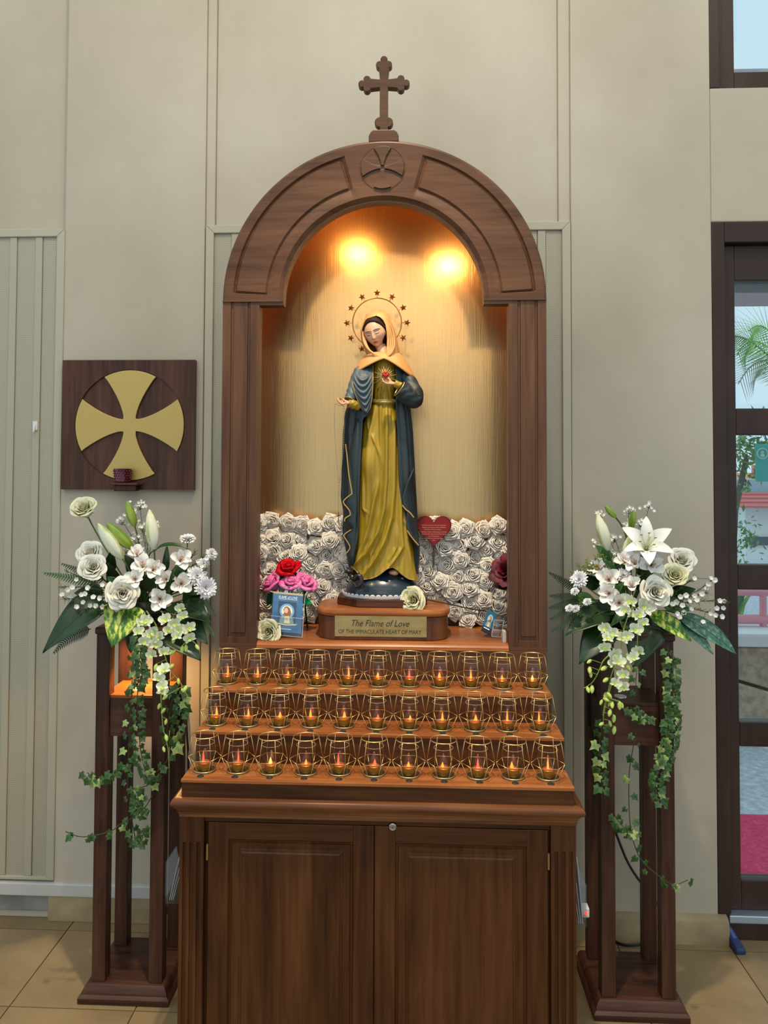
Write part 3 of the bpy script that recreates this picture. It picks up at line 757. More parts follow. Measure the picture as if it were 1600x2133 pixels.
for k, (hh, r0) in enumerate(((.022, .0036), (.015, .0046), (.027, .0030), (.012, .0040))):
    ME_FL.append([MB().lathe([(0, .0215), (r0*.7, .0225), (r0, .0245), (r0*.75, .0245+hh*.35), (r0*.35, .0245+hh*.75), (0, .0245+hh)], 8).mesh('flame', f, 'all') for f in FLM])
GLOWR = emit('glow_pad', '#ff5a18', .7)
ME_PAD = MB().lathe([(0, .0228), (.0105, .0226), (.0135, .0215)], 18).mesh('glow_pad', GLOWR, 'all')
ORD = ['first', 'second', 'third', 'fourth', 'fifth', 'sixth', 'seventh', 'eighth', 'ninth', 'tenth', 'eleventh']
rl_ = random.Random(11)
LROW = ((-.058, .9818, 'top'), (-.183, .9017, 'middle'), (-.297, .8182, 'front'))
for r, (y, z, rn) in enumerate(LROW):
    for i, x in enumerate(BX):
        lb = ('leftmost' if i == 0 else 'rightmost' if i == 10 else ORD[i]+' from the left')
        t = thing('candle_lantern', 'gold wire candle lantern on the %s step, %s in its row' % (rn, lb), 'lantern', (x+rl_.uniform(-.0015, .0015), y+rl_.uniform(-.003, .003), z), 'gold wire lanterns on the %s step' % rn)
        a = rl_.uniform(-.10, .10)
        t.rotation_euler = (0, 0, a)
        place('wire_frame', ME_WIRE, t); place('base_disc', ME_BASE, t); gl = place('glass_cup', ME_GLASS, t); place('glass_rim', ME_RIM, gl)
        cd_ = place('led_candle', ME_CAN, t, Matrix.Rotation(rl_.uniform(0, 6), 4, 'Z'))
        place('flame_tip', ME_TIP, cd_); place('glow_pad', ME_PAD, cd_)
        k = rl_.choice((0, 0, 1, 1, 2, 2, 3)); f = rl_.choice((0, 0, 1, 2))
        place('flame', ME_FL[k][f], cd_, Matrix.Translation((rl_.uniform(-.004, .004), rl_.uniform(-.004, .004), 0)))
# ================================================================== flower stands
def flower_stand(label, x0, y0, lit, zt=1.10):
    lw_, sp = .042, .176
    t = thing('flower_stand', label, 'flower stand', (x0+(sp+lw_)/2, y0+(sp+lw_)/2, 0), 'wooden flower stands')
    cx, cy = x0+(sp+lw_)/2, y0+(sp+lw_)/2
    hb = .139
    m = MB(); prof = [(hb-.004, 0), (hb, .004), (hb, .018), (hb-.006, .023), (hb-.009, .025), (hb-.010, .034), (hb-.016, .045), (hb-.022, .049), (hb-.024, .050)]
    for o_, z in prof: m.v += [Vector((cx-o_, cy-o_, z)), Vector((cx+o_, cy-o_, z)), Vector((cx+o_, cy+o_, z)), Vector((cx-o_, cy+o_, z))]
    for i in range(len(prof)-1):
        for k in range(4): m.f.append((4*i+k, 4*i+(k+1) % 4, 4*i+4+(k+1) % 4, 4*i+4+k)); m.m.append(0)
    e = 4*(len(prof)-1); m.f.append((e, e+1, e+2, e+3)); m.m.append(0)
    m.build('plinth', D_X, t, smooth=32)
    for dx in (0, sp):
        for dy in (0, sp):
            MB().box(x0+dx, x0+dx+lw_, y0+dy, y0+dy+lw_, .05, zt).build('leg', D_Z, t, False, .002)
    zb, zs = .787, .908
    e0 = .008
    for (a, b, c, d_) in ((x0+lw_, x0+sp, y0+e0, y0+e0+.016), (x0+lw_, x0+sp, y0+sp+lw_-e0-.016, y0+sp+lw_-e0), (x0+e0, x0+e0+.016, y0+lw_, y0+sp), (x0+sp+lw_-e0-.016, x0+sp+lw_-e0, y0+lw_, y0+sp)):
        MB().box(a, b, c, d_, zb, zs-.006).build('apron', D_X, t, False, .0015)
    SH_ = T_X if lit else D_X  # lit stand gets a paler shelf, the lamp's glow put into its colour
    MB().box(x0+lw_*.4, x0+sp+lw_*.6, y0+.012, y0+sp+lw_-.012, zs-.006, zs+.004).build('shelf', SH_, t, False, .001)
    MB().box(cx-.114, cx+.114, cy-.114, cy+.114, zt, zt+.022).build('table_top', D_X, t, False, .005)
    lm = MB().lathe([(0, -.012), (.022, -.012), (.026, -.008), (.027, 0), (0, 0)], 24, (cx, cy, zt)).build('under_light', mat('lamp_white', '#e8e4da', .4), t)
    if lit:
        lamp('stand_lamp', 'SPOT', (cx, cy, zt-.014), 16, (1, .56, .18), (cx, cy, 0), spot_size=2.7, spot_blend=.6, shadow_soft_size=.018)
    dsc = MB().lathe([(0, .0035), (.014, .0035), (.020, .002), (.021, 0), (0, 0)], 24, (cx-.004 if lit else cx-.03, cy-.03, zs+.004)).build('reflection_disc', mat('reflection_pale', '#dedbd3', .12, .6), t)  # pale shiny disc stands in for the bright reflection on the shelf
    return t, cx, cy
stL, LCX, LCY = flower_stand('dark wooden flower stand with an orange lit compartment left of the cabinet', -.8823, .0263, True)
stR, RCX, RCY = flower_stand('dark wooden flower stand with an unlit compartment right of the cabinet', .6555, .034, False)
BLK = mat('black_cable', '#15140f', .5)
def cable(label, pts, r=.0042):
    tag(MB().tube(smooth_path(pts, 8), r, 8).build('power_cable', BLK), label, 'cable')
cable('black power cable sagging through the legs of the right flower stand', [W(1228, 1585, .36), W(1285, 1740, .37), W(1310, 1800, .38), W(1340, 1845, .385), W(1378, 1895, .387), W(1392, 1935, .38), WZ(1375, 1952, .006), WZ(1340, 1966, .006), WZ(1300, 1968, .006), WZ(1272, 1955, .006)])
cable('black power cable hanging down behind the left flower stand', [W(380, 1450, .40), W(387, 1490, .40), W(390, 1540, .40), W(392, 1580, .40), W(390, 1700, .40), W(352, 1880, .39), WZ(350, 1905, .006)])

# ================================================================== wall plaque
pq = thing('wall_plaque', 'square dark wooden wall plaque with a gold flared cross in a circle', 'plaque', (-.936, YW-.01, 1.538))
a = W(138, 752, YW); b = W(408, 1022, YW)
px0_, px1_, pz0_, pz1_ = -1.178, -.692, 1.538, 2.006
pc = W(271, 886, YW-.02); PR = .2015
yf = YW-.024
# board: square with a sunk disc
m = MB(); nb = 96
ring = [(pc.x+PR*math.cos(2*PI*k/nb), pc.z+PR*math.sin(2*PI*k/nb)) for k in range(nb)]
sq = []
for k in range(nb):
    c_, s_ = math.cos(2*PI*k/nb), math.sin(2*PI*k/nb)
    tx = ((px1_-pc.x)/c_ if c_ > 1e-6 else (px0_-pc.x)/c_ if c_ < -1e-6 else 9); tz = ((pz1_-pc.z)/s_ if s_ > 1e-6 else (pz0_-pc.z)/s_ if s_ < -1e-6 else 9)
    q = min(tx, tz); sq.append((pc.x+q*c_, pc.z+q*s_))
for cor in ((px1_, pz1_), (px0_, pz1_), (px0_, pz0_), (px1_, pz0_)):
    k = min(range(nb), key=lambda i: (sq[i][0]-cor[0])**2+(sq[i][1]-cor[1])**2); sq[k] = cor
m.v = [Vector((x, yf, z)) for x, z in ring]+[Vector((x, yf, z)) for x, z in sq]+[Vector((x, yf+.007, z)) for x, z in ring]+[Vector((x, YW+.0, z)) for x, z in sq]
for k in range(nb):
    j = (k+1) % nb
    m.f += [(k, nb+k, nb+j, j), (2*nb+k, k, j, 2*nb+j), (nb+k, 3*nb+k, 3*nb+j, nb+j)]; m.m += [0]*3
m.f.append(tuple(2*nb+k for k in range(nb))); m.m.append(0)
m.build('board', PLQ, pq, smooth=30)
# one-piece brass cross pattee
def pattee(R_, c, ang, n=14):
    out = []
    for q in range(4):
        A = []
        for i in range(n+1):
            t = i/n; x = c+(R_*math.cos(ang)-c)*t; A.append((x, -(c*.93+(R_*math.sin(ang)-c)*(t**1.55)) if t < 1 else -R_*math.sin(ang)))
        arc = [(R_*math.cos(ang*u), R_*math.sin(ang*u)) for u in [-.8+.16*i for i in range(11)]]
        full = A+arc+[(x, -z) for x, z in reversed(A)]
        k = q*PI/2
        out += [(x*math.cos(k)-z*math.sin(k), x*math.sin(k)+z*math.cos(k)) for x, z in full[:-1]]
    return out
MB().prism([(pc.x+x, pc.z+z) for x, z in pattee(PR-.003, .0235, math.radians(28.5))], yf-.003, yf+.006).build('cross', mat('brass_cross', '#c3a45e', .42, .45), pq, smooth=False, bevel=.0015)
lg = W(262, 1008, YW-.05)
m = MB().box(lg.x-.052, lg.x+.052, YW-.085, yf+.001, lg.z-.004, lg.z+.004); lgo = m.build('ledge', wood('ledge_teak', 'x', '#4a2817', '#6b3f27', '#8a5a3c'), pq, False, .002)
MB().box(lg.x-.040, lg.x+.040, YW-.060, yf+.001, lg.z-.026, lg.z-.004).build('bracket', PLQ, lgo, False, .003)
v0 = W(255, 1004, YW-.055)
vc = thing('votive_cup', 'dark red textured glass votive cup on the plaque ledge', 'votive cup', (v0.x, YW-.055, lg.z+.004))
RUBY = mat('ruby_glass', '#5a1026', .18, 0, .8)
MB().lathe([(0, .002), (.024, .002), (.026, .004), (.0275, .02), (.0305, .046), (.0315, .050), (.0295, .050), (.027, .03), (.024, .006), (0, .006)], 28, (v0.x, YW-.055, lg.z+.004)).build('cup', RUBY, vc)
m = MB()
for r_ in range(5):
    for k in range(18):
        a_ = (k+.5*(r_ % 2))*2*PI/18; rr2 = .0262+.0012*r_; m.ball((v0.x+rr2*math.cos(a_), YW-.055+rr2*math.sin(a_), lg.z+.011+r_*.0088), .0030, 6, 4)
m.build('hobnails', mat('ruby_glass_knobs', '#6d1630', .15, 0, .8), vc)
# ================================================================== flower parts
def strip(L_, wf, a0, a1, cup=0, n=8, k=4, ruf=0, az=0, twist=0, seed=0, base=(0, 0, 0), curve=None):
    """petal or leaf blade: starts at base, leans a0..a1 from +z towards azimuth az; wf(t) half width"""
    r = random.Random(seed); ph = r.uniform(0, 6)
    P = [(0.0, 0.0)]; A = []
    for i in range(n+1):
        t = i/n; A.append(curve(t) if curve else a0+(a1-a0)*t)
        if i: P.append((P[-1][0]+math.sin(A[i])*L_/n, P[-1][1]+math.cos(A[i])*L_/n))
    vs = []
    for i in range(n+1):
        t = i/n; w_ = wf(t)
        for j in range(k+1):
            u = 2*j/k-1; s_ = cup*w_*(u*u)*-1
            nx, nz = -math.cos(A[i]), math.sin(A[i])          # inner side
            off = -s_+ruf*math.sin(ph+t*9+u*2.5)*abs(u)
            x = P[i][0]+nx*off; z = P[i][1]+nz*off; y = u*w_
            if twist: c_, q_ = math.cos(twist*t), math.sin(twist*t); x, y = x*1+0*y, y
            vs.append((x, y, z))
    ca, sa = math.cos(az), math.sin(az)
    vs = [(base[0]+x*ca-y*sa, base[1]+x*sa+y*ca, base[2]+z) for x, y, z in vs]
    fs = [(i*(k+1)+j, i*(k+1)+j+1, (i+1)*(k+1)+j+1, (i+1)*(k+1)+j) for i in range(n) for j in range(k)]
    return vs, fs
def pw(w_, p=.8, q=1.0): return lambda t: w_*(max(0, math.sin(PI*min(1, max(0, t))**p))**q)*.995+w_*.03
def blunt(w_): return lambda t: w_*min(1, .25+t*2.0)*math.sqrt(max(0, 1-max(0, (t-.55)/.47)**2.2))
def rose_mesh(name, m, R=.03, H=.034, rings=((.16, 3), (.34, 4), (.56, 5), (.78, 5), (1.0, 6)), seed=0, open_=.5, curl=.25, sharp=.25, thick=0, up=.30, drop=.30, wav=.05):
    r = random.Random(seed); b = MB()
    # tight heart
    b.grid(lambda u, v: ((R*.10*(.6+.4*v)*math.cos(u*5*PI))*(1-.25*u), (R*.10*(.6+.4*v)*math.sin(u*5*PI))*(1-.25*u), H*(.35+.62*v)), 26, 2)
    for q, (t, k) in enumerate(rings):
        a0 = r.uniform(0, 6)
        for i in range(k):
            az = a0+i*2*PI/k+r.uniform(-.12, .12); half = PI/k*1.22; rt = R*t*r.uniform(.94, 1.05); h_ = H*(1-.42*t*t*open_)*r.uniform(.96, 1.03); ls = r.uniform(-.14, .14); p1_ = r.uniform(0, 6); p2_ = r.uniform(0, 6)
            def fn(u, v, az=az, half=half, rt=rt, h_=h_, t=t, ls=ls, p1_=p1_, p2_=p2_):
                uu = 2*u-1; vv = v; th = 0
                if thick:
                    vv = v*1.4
                    if vv > 1: vv = 1-(vv-1)*1.2; th = thick
                edge = 1-drop*abs(uu)**2.6
                prof = rt*(up+(1-up)*vv**.75); cl = curl*t*R*max(0, vv-.72)**2*9*(1-.4*abs(uu))
                point = sharp*R*t*.35*max(0, 1-abs(uu)*2.2)*vv**3
                rad = prof+cl+point+uu*ls*R*.5-th+R*wav*vv*vv*math.sin(3.4*uu+p1_)
                z = h_*(vv**.85)*edge-cl*.9+R*wav*.8*vv*math.sin(2.6*uu+p2_)
                a_ = az+uu*half*(1-.12*vv)
                return (rad*math.cos(a_), rad*math.sin(a_), z)
            b.grid(fn, 8, 10 if thick else 7)
    return b.mesh(name, m, 'all')
def petalmat(name, stops, scale=(25, 25, 25), rough=.55, sss=0):
    return noisemat(name, stops, scale, 3, rough, spec=.3)
P_WHITE = petalmat('rose_petal_white', ((.3, '#dcd6c2'), (.6, '#ece8da'), (.8, '#f4f1e6')))
P_CREAM = petalmat('rose_petal_cream', ((.3, '#d3cda0'), (.6, '#e8e3bf'), (.8, '#f0ecd2')))
P_LILY = petalmat('lily_petal', ((.3, '#dfdcd2'), (.7, '#f3f1ec')))
P_ORCH = petalmat('orchid_petal', ((.3, '#d5dcae'), (.55, '#e8ebd2'), (.75, '#f3f3ea')), (40, 40, 40))
P_ORG = petalmat('orchid_green', ((.3, '#a9bf52'), (.6, '#c6d57a'), (.8, '#dce4a8')))
P_MUM = petalmat('chrysanthemum_petal', ((.3, '#dcdadb'), (.7, '#f1f0f2')))
STEM = mat('stem_green', '#4c6a2a', .5); STEMD = mat('stem_dark', '#3a4420', .55); TWIG = mat('twig_brown', '#5b3e28', .6)
LEAFD = noisemat('leaf_dark', ((.3, '#13260f'), (.6, '#203b18'), (.8, '#2f5022')), (14, 14, 14), 3, .32, spec=.5)
LEAFM = noisemat('leaf_mid', ((.3, '#274a17'), (.6, '#3a6423'), (.8, '#4f7d31')), (18, 18, 18), 3, .4)
LEAFV = noisemat('leaf_variegated', ((.40, '#2c5516'), (.50, '#5b8a22'), (.56, '#b9c34a'), (.66, '#d6d977')), (70, 70, 12), 5, .38)
LEAFB = noisemat('leaf_blue_green', ((.3, '#2a4d3a'), (.55, '#47715e'), (.75, '#86a9a0')), (120, 8, 120), 3, .3)
LEAFI = noisemat('ivy_leaf', ((.35, '#26401a'), (.55, '#3d5c24'), (.75, '#6c823f')), (60, 60, 60), 3, .4)
IVYE = mat('ivy_leaf_pale', '#8fa35e', .5)
BUDG = noisemat('bud_green', ((.35, '#5d7f22'), (.6, '#93a83c'), (.8, '#c9cf8a')), (50, 50, 6), 3, .4)
BUDW = noisemat('bud_pale', ((.35, '#a3ad55'), (.5, '#d8d9b0'), (.75, '#efede0')), (70, 70, 5), 3, .4)

RG = ((.13, 2), (.26, 3), (.42, 4), (.60, 5), (.80, 5), (1.0, 5))
ROSES = [rose_mesh('rose_bloom', P_WHITE, .028, .032, RG, seed=s_, open_=o_, up=.5, drop=.16, curl=.32, sharp=.06, wav=.06) for s_, o_ in ((1, .35), (2, .55), (3, .75))]
ROSE_C = rose_mesh('rose_bloom', P_CREAM, .028, .038, RG, seed=5, open_=.15, curl=.35, up=.55, drop=.16, sharp=.06)
SEPAL = MB()
for k in range(5): SEPAL.add(*strip(.020, pw(.0042, .6), 1.0, 2.1, .2, 5, 2, az=k*2*PI/5))
SEPAL = SEPAL.lathe([(.003, -.006), (.0065, -.003), (.007, .003), (.003, .005)], 8).mesh('sepals', STEM)

# lily: six recurved petals, six stamens
LILYP = [MB().add(*strip(.088, pw(w_, .85, .8), .35, 1.25, .30, 12, 6, .0018, seed=s_, curve=lambda t: .30+.25*t+1.05*t*t)).mesh('petal', P_LILY, 'all') for w_, s_ in ((.0185, 1), (.0145, 2))]
_st = MB()
for k in range(6):
    a_ = k*PI/3+.3; _st.tube([(0, 0, 0), (.006*math.cos(a_), .006*math.sin(a_), .03), (.016*math.cos(a_), .016*math.sin(a_), .056)], .0009, 5)
_st.tube([(0, 0, 0), (.002, 0, .035), (.004, .003, .066)], .0016, 6)
STAM = _st.mesh('stamens', mat('stamen_green', '#b9c48a', .5), 'all')
_an = MB()
for k in range(6):
    a_ = k*PI/3+.3; _an.ball((.017*math.cos(a_), .017*math.sin(a_), .057), (.0035, .0015, .0015), 6, 4)
ANTH = _an.mesh('anthers', mat('anther', '#8a6b3a', .6), 'all')
def bud_mesh(m, fat=.0125):
    pr = [(.003, 0), (fat*.55, .006), (fat*.85, .018), (fat, .034), (fat*.92, .052), (fat*.62, .068), (fat*.30, .077), (.001, .082)]
    return MB().lathe(pr, 18, flute=(3, .10)).mesh('bud', m, 'all')
BUD_W = bud_mesh(BUDW); BUD_G = bud_mesh(BUDG, .0135)
# alstroemeria: broad blunt petals with speckled throat
SPECK = noisemat('alstroemeria_petal', ((.30, '#a9766a'), (.36, '#ece7e2'), (.7, '#f5f3f0')), (220, 220, 60), 2, .5)
_al = MB()
for k in range(6):
    _al.k = k % 2
    _al.add(*strip(.032, blunt(.0108 if k % 2 == 0 else .0066), .3, 1.0, .55, 8, 4, .0015, az=k*PI/3, seed=k, curve=lambda t, k=k: .30+(.95 if k % 2 == 0 else .6)*t))
ALST = _al.mesh('bloom', [P_LILY, SPECK], 'all')
_as = MB()
for k in range(5): a_ = k*1.25; _as.tube([(0, 0, .004), (.005*math.cos(a_), .005*math.sin(a_), .020)], .0006, 4); _as.ball((.005*math.cos(a_), .005*math.sin(a_), .021), .0013, 5, 4)
ALSTS = _as.mesh('stamens', mat('alst_stamen', '#b98f68', .6), 'all')
_cm = MB(); _r = random.Random(9)
for q, (nn_, an, ln) in enumerate(((18, 1.45, .020), (18, 1.15, .019), (16, .85, .017), (12, .55, .014), (8, .25, .012))):
    for k in range(nn_): _cm.add(*strip(ln*_r.uniform(.9, 1.1), blunt(.0030), an-.35, an+.1, .5, 4, 2, az=k*2*PI/nn_+q*.2+_r.uniform(-.1, .1)))
MUM = _cm.ball((0, 0, .003), .004, 8, 5).mesh('bloom', P_MUM, 'all')
# orchid: three narrow sepals, two broad petals, a lip
_or = MB()
for k in range(3): _or.add(*strip(.021, pw(.0058, .75, .7), 1.0, 1.35, .25, 6, 3, az=PI/2+k*2*PI/3))
for az in (PI/2+PI/3, PI/2-PI/3): _or.add(*strip(.022, blunt(.0098), 1.0, 1.3, .2, 6, 4, .0008, az=az))
_or.k = 1; _or.add(*strip(.013, blunt(.006), .25, 1.3, .9, 6, 4, az=-PI/2, base=(0, 0, .002))); _or.ball((0, 0, .004), (.0025, .0025, .004), 6, 5)
ORCH = _or.mesh('bloom', [P_ORCH, P_ORG], 'all')
_ob = MB().lathe([(.001, 0), (.0035, .002), (.0058, .008), (.0055, .014), (.0030, .020), (.0005, .022)], 10)
OBUD = _ob.mesh('bud', P_ORG, 'all')
# wax flower
_wx = MB()
for k in range(5): _wx.add(*strip(.0068, blunt(.0042), .7, 1.15, .5, 4, 3, az=k*2*PI/5))
_wx.k = 1; _wx.lathe([(0, -.004), (.0022, -.003), (.0034, .0006), (.0026, .0014), (0, .0004)], 10)
WAX = _wx.mesh('bloom', [P_LILY, mat('wax_centre', '#a57a62', .5)], 'all')
# star filler
_sf = MB()
for k in range(5): _sf.add(*strip(.0075, pw(.0018, .7), .9, 1.35, .2, 4, 2, az=k*2*PI/5))
STARF = _sf.mesh('bloom', P_LILY, 'all')
def ivy_mesh(m, seed):
    r = random.Random(seed); pts = []
    for a_, rr2 in ((-90, .30), (-60, .70), (-35, .86), (-10, .68), (18, .98), (45, .74), (68, .84), (90, 1.25), (112, .84), (135, .74), (162, .98), (190, .68), (215, .86), (240, .70)):
        q = math.radians(a_); s_ = rr2*r.uniform(.9, 1.1); pts.append((s_*math.cos(q)*.013, s_*math.sin(q)*.013+.006, -.0022*s_*s_+.003*abs(math.cos(q))*s_))
    b = MB(); n = len(pts); b.add([(0, .004, .0012)]+pts, [(0, i+1, (i+1) % n+1) for i in range(n)]); return b.mesh('leaf', m, False)
IVY = [ivy_mesh(LEAFI, 1), ivy_mesh(LEAFI, 2), ivy_mesh(IVYE, 3), ivy_mesh(LEAFM, 4)]

def towards(p, lean=(0, 0, 0)):
    d_ = (CP-Vector(p)).normalized(); return d_+Vector(lean)
class Arr:
    """one arrangement: where its stems meet, and the group name"""
    def __init__(s, c, side): s.c = Vector(c); s.side = side; s.grp = 'flowers of the %s arrangement' % side
def stem_thing(A, name, label, cat, p, grp=None): return thing(name, label, cat, p, grp)
def rel(t): return Matrix.Translation(-t.location)
def stem(A, t, p, d_, r=.0022, m=None, bend=.4, end=None):
    p = Vector(p); e = A.c if end is None else Vector(end); d_ = Vector(d_).normalized(); ln = (p-e).length
    c1 = p-d_*ln*bend; pts = [p*(1-u)**2+c1*2*u*(1-u)+e*u*u for u in [i/10 for i in range(11)]]
    MB().tube(pts, r, 6).build('stem', m or STEM, t)
def add_rose(A, label, px, py, Y, diam, lean=(0, 0, .2), me=None, seed=0, stemend=None):
    p = W(px, py, Y); d_ = towards(p, lean); s_ = diam/2/FPX*(Y+CD)/.028
    t = thing('white_rose', label, 'rose', p, A.grp)
    M = aim((0, 0, 0), d_, seed*1.3, s_) @ Matrix.Translation((0, 0, -.018))
    b = place('bloom', me or ROSES[seed % 3], t, M); place('sepals', SEPAL, b, Matrix.Translation((0, 0, .001)))
    stem(A, t, p-d_.normalized()*.018*s_, d_, .0026, end=stemend); return t
def add_bud(A, label, tip, base_, Y, green, lean=-.02):
    p1 = W(*tip, Y+lean); p0 = W(*base_, Y); d_ = p1-p0
    t = thing('lily_bud', label, 'lily bud', p0, A.grp)
    place('bud', BUD_G if green else BUD_W, t, aim((0, 0, 0), d_, .5, d_.length/.082))
    stem(A, t, p0, d_, .0026, STEM); return t
def add_alst(A, label, px, py, Y, diam=46, lean=(0, 0, .2), seed=0):
    p = W(px, py, Y); d_ = towards(p, lean); t = thing('alstroemeria', label, 'alstroemeria', p, A.grp)
    s_ = diam/2/FPX*(Y+CD)/.0235
    b = place('bloom', ALST, t, aim((0, 0, 0), d_, seed*.7, s_) @ Matrix.Translation((0, 0, -.012))); place('stamens', ALSTS, b)
    stem(A, t, p-d_.normalized()*.010, d_, .0018); return t
def add_mum(A, label, px, py, Y, diam=44, lean=(0, 0, .3), seed=0):
    p = W(px, py, Y); d_ = towards(p, lean); t = thing('chrysanthemum', label, 'chrysanthemum', p, A.grp)
    place('bloom', MUM, t, aim((0, 0, 0), d_, seed, diam/2/FPX*(Y+CD)/.020)); stem(A, t, p, d_, .0018); return t
def add_leaf(A, label, base_, tip, Yb, Yt, halfw, m, name='leaf', wf=None, cup=.25, face=None, cat='leaf', bend=.35, grp=None):
    """large leaf blade from base pixel to tip pixel; halfw in metres"""
    p0 = W(*base_, Yb); p1 = W(*tip, Yt); d_ = p1-p0; ln = d_.length
    t = thing(name, label, cat, p0, grp or A.grp)
    z = d_.normalized(); n_ = towards((p0+p1)/2, face or (0, 0, .25)).normalized(); n_ = (n_-z*n_.dot(z)).normalized()   # blade faces n_
    y = z.cross(n_*-1) if 0 else n_.cross(z)*-1
    M = Matrix((-n_, y, z)).transposed().to_4x4()
    vs, fs = strip(ln*1.03, wf or pw(halfw, .62, .9), -bend, bend, cup, 12, 8, halfw*.04, seed=int(base_[0]))
    M2 = M
    # chord of the curved blade is along +z
    b = MB().add([M2 @ Vector(v) for v in vs], fs); o = b.build('blade', m, t, 'all', world=False, solid=.0008)
    mid = [Vector(vs[i*9+4])+Vector((-.0012, 0, 0)) for i in range(13)]
    MB().tube([M2 @ v for v in mid], [.0014*(1-i/14) for i in range(13)], 5).build('midrib', STEM if m in (LEAFV,) else LEAFM, t, world=False)
    stem(A, t, p0, d_, .0018, STEMD, .25); return t
def add_fern(A, label, base_, tip, Yb, Yt, wid, m=None, droop=0, cat='fern'):
    p0 = W(*base_, Yb); p1 = W(*tip, Yt); mid = (p0+p1)/2+Vector((0, 0, droop)); t = thing('fern_frond', label, cat, p0, A.grp)
    pts = [p0*(1-u)**2+mid*2*u*(1-u)+p1*u*u for u in [i/16 for i in range(17)]]
    MB().tube(pts, [.0014*(1-.8*i/16) for i in range(17)], 5).build('rachis', STEMD, t)
    b = MB(); n = 20; nrm = towards(mid)
    for i in range(n):
        u = .06+.92*i/n; p = p0*(1-u)**2+mid*2*u*(1-u)+p1*u*u; dv = ((mid-p0)*(1-u)+(p1-mid)*u).normalized(); sd_ = dv.cross(nrm).normalized()
        ln = wid*(1-u**1.6)*(.55+.45*min(1, u*5))+.002
        for s_ in (-1, 1):
            o_ = (sd_*s_+dv*.45).normalized()*ln; q = dv*(p1-p0).length/n*.5
            b.add([p-q*.6, p+q*.8, p+o_*.6+q*.9+nrm*.0+Vector((0, 0, -.001)), p+o_+q*.5+Vector((0, 0, -.003)), p+o_*.6-q*.4], [(0, 1, 2, 3, 4)])
    b.build('leaflets', m or LEAFD, t, False); return t
def add_ivy(A, label, pts, Y, seed, dens=1.0, r=.0015, size=1.0, name='ivy_trail'):
    r_ = random.Random(seed); P = smooth_path([W(x, y, Y if not isinstance(Y, (list, tuple)) else lerp(Y[0], Y[1], i/(len(pts)-1))) for i, (x, y) in enumerate(pts)], 8)
    t = thing(name, label, 'ivy', P[0], A.grp)
    MB().tube(P, r, 5).build('vine', STEMD, t)
    step = max(1, int(3/dens)); k = 0
    for i in range(2, len(P), step):
        side = 1 if k % 2 else -1; k += 1
        p = P[i]+Vector((side*r_.uniform(.004, .011), r_.uniform(-.012, -.002), r_.uniform(-.004, .006)))
        d_ = Vector((r_.uniform(-.5, .5)+side*.35, -1, r_.uniform(-.2, .6))); s_ = size*r_.uniform(.7, 1.25)
        dn = Vector((side*.8, -.1, -1+r_.uniform(-.3, .5)))
        z = d_.normalized(); y = (dn-z*dn.dot(z)).normalized(); x = y.cross(z)
        M = Matrix((x, y, z)).transposed().to_4x4()
        place('leaf', IVY[r_.choice((0, 0, 1, 1, 2, 3))], t, Matrix.Translation(p-t.location) @ M @ Matrix.Scale(s_, 4))
    return t
def add_orchid(A, label, pts, Y, blooms, buds, seed):
    r_ = random.Random(seed); P = smooth_path([W(x, y, Y) for x, y in pts], 8); t = thing('orchid_spray', label, 'orchid', P[0], A.grp)
    MB().tube(P, [.0022-.0012*i/len(P) for i in range(len(P))], 6).build('stem', mat('orchid_stem', '#8ba047', .5), t)
    def near(p): return min(P, key=lambda q: (q-p).length)
    st_ = MB()
    for k, (x, y) in enumerate(blooms):
        p = W(x, y, Y-.02-r_.uniform(0, .025)); q = near(p); st_.tube([q, (p+q)/2+Vector((0, -.004, .004)), p], .0010, 5)
        d_ = towards(p, (r_.uniform(-.5, .5), 0, r_.uniform(-.4, .15)))
        place('bloom', ORCH, t, Matrix.Translation(-t.location) @ aim(p, d_, r_.uniform(-.5, .5), r_.uniform(.85, 1.1)))
    for k, (x, y) in enumerate(buds):
        p = W(x, y, Y-.012); q = near(p); st_.tube([q, p], .0010, 5)
        place('bud', OBUD, t, Matrix.Translation(-t.location) @ aim(p, Vector((r_.uniform(-.8, .8), -.4, r_.uniform(-1, -.2))), 0, r_.uniform(.8, 1.15)))
    st_.build('pedicels', MATS['orchid_stem'], t); return t
def add_wax(A, label, root, tips, blooms, Y, seed):
    r_ = random.Random(seed); p0 = W(*root, Y); t = thing('waxflower_sprig', label, 'waxflower', p0, A.grp)
    tw = MB(); nd = MB(); B = []
    for (x, y) in tips:
        e = W(x, y, Y+r_.uniform(-.05, .02)); P = smooth_path([p0, (p0+e)/2+Vector((0, 0, r_.uniform(-.01, .012))), e], 8); B.append(P); tw.tube(P, .0010, 5)
        for q in P[4:]:
            for _ in range(5):
                d_ = Vector((r_.gauss(0, 1), r_.gauss(0, 1)-.3, r_.gauss(0, .8)))+(e-p0).normalized()*.9
                d_.normalize(); nd.tube([q, q+d_*r_.uniform(.010, .020)], [.0009, .0003], 3, caps=False)
    allp = [q for P in B for q in P]
    for (x, y) in blooms:
        p = W(x, y, Y-.015-r_.uniform(0, .03)); q = min(allp, key=lambda v: (v-p).length); tw.tube([q, p], .0007, 4)
        place('bloom', WAX, t, Matrix.Translation(-t.location) @ aim(p, towards(p, (r_.uniform(-.6, .6), 0, r_.uniform(-.2, .6))), r_.uniform(0, 3), r_.uniform(1.25, 1.6)))
    tw.build('twigs', TWIG, t); nd.build('needles', LEAFM, t); return t
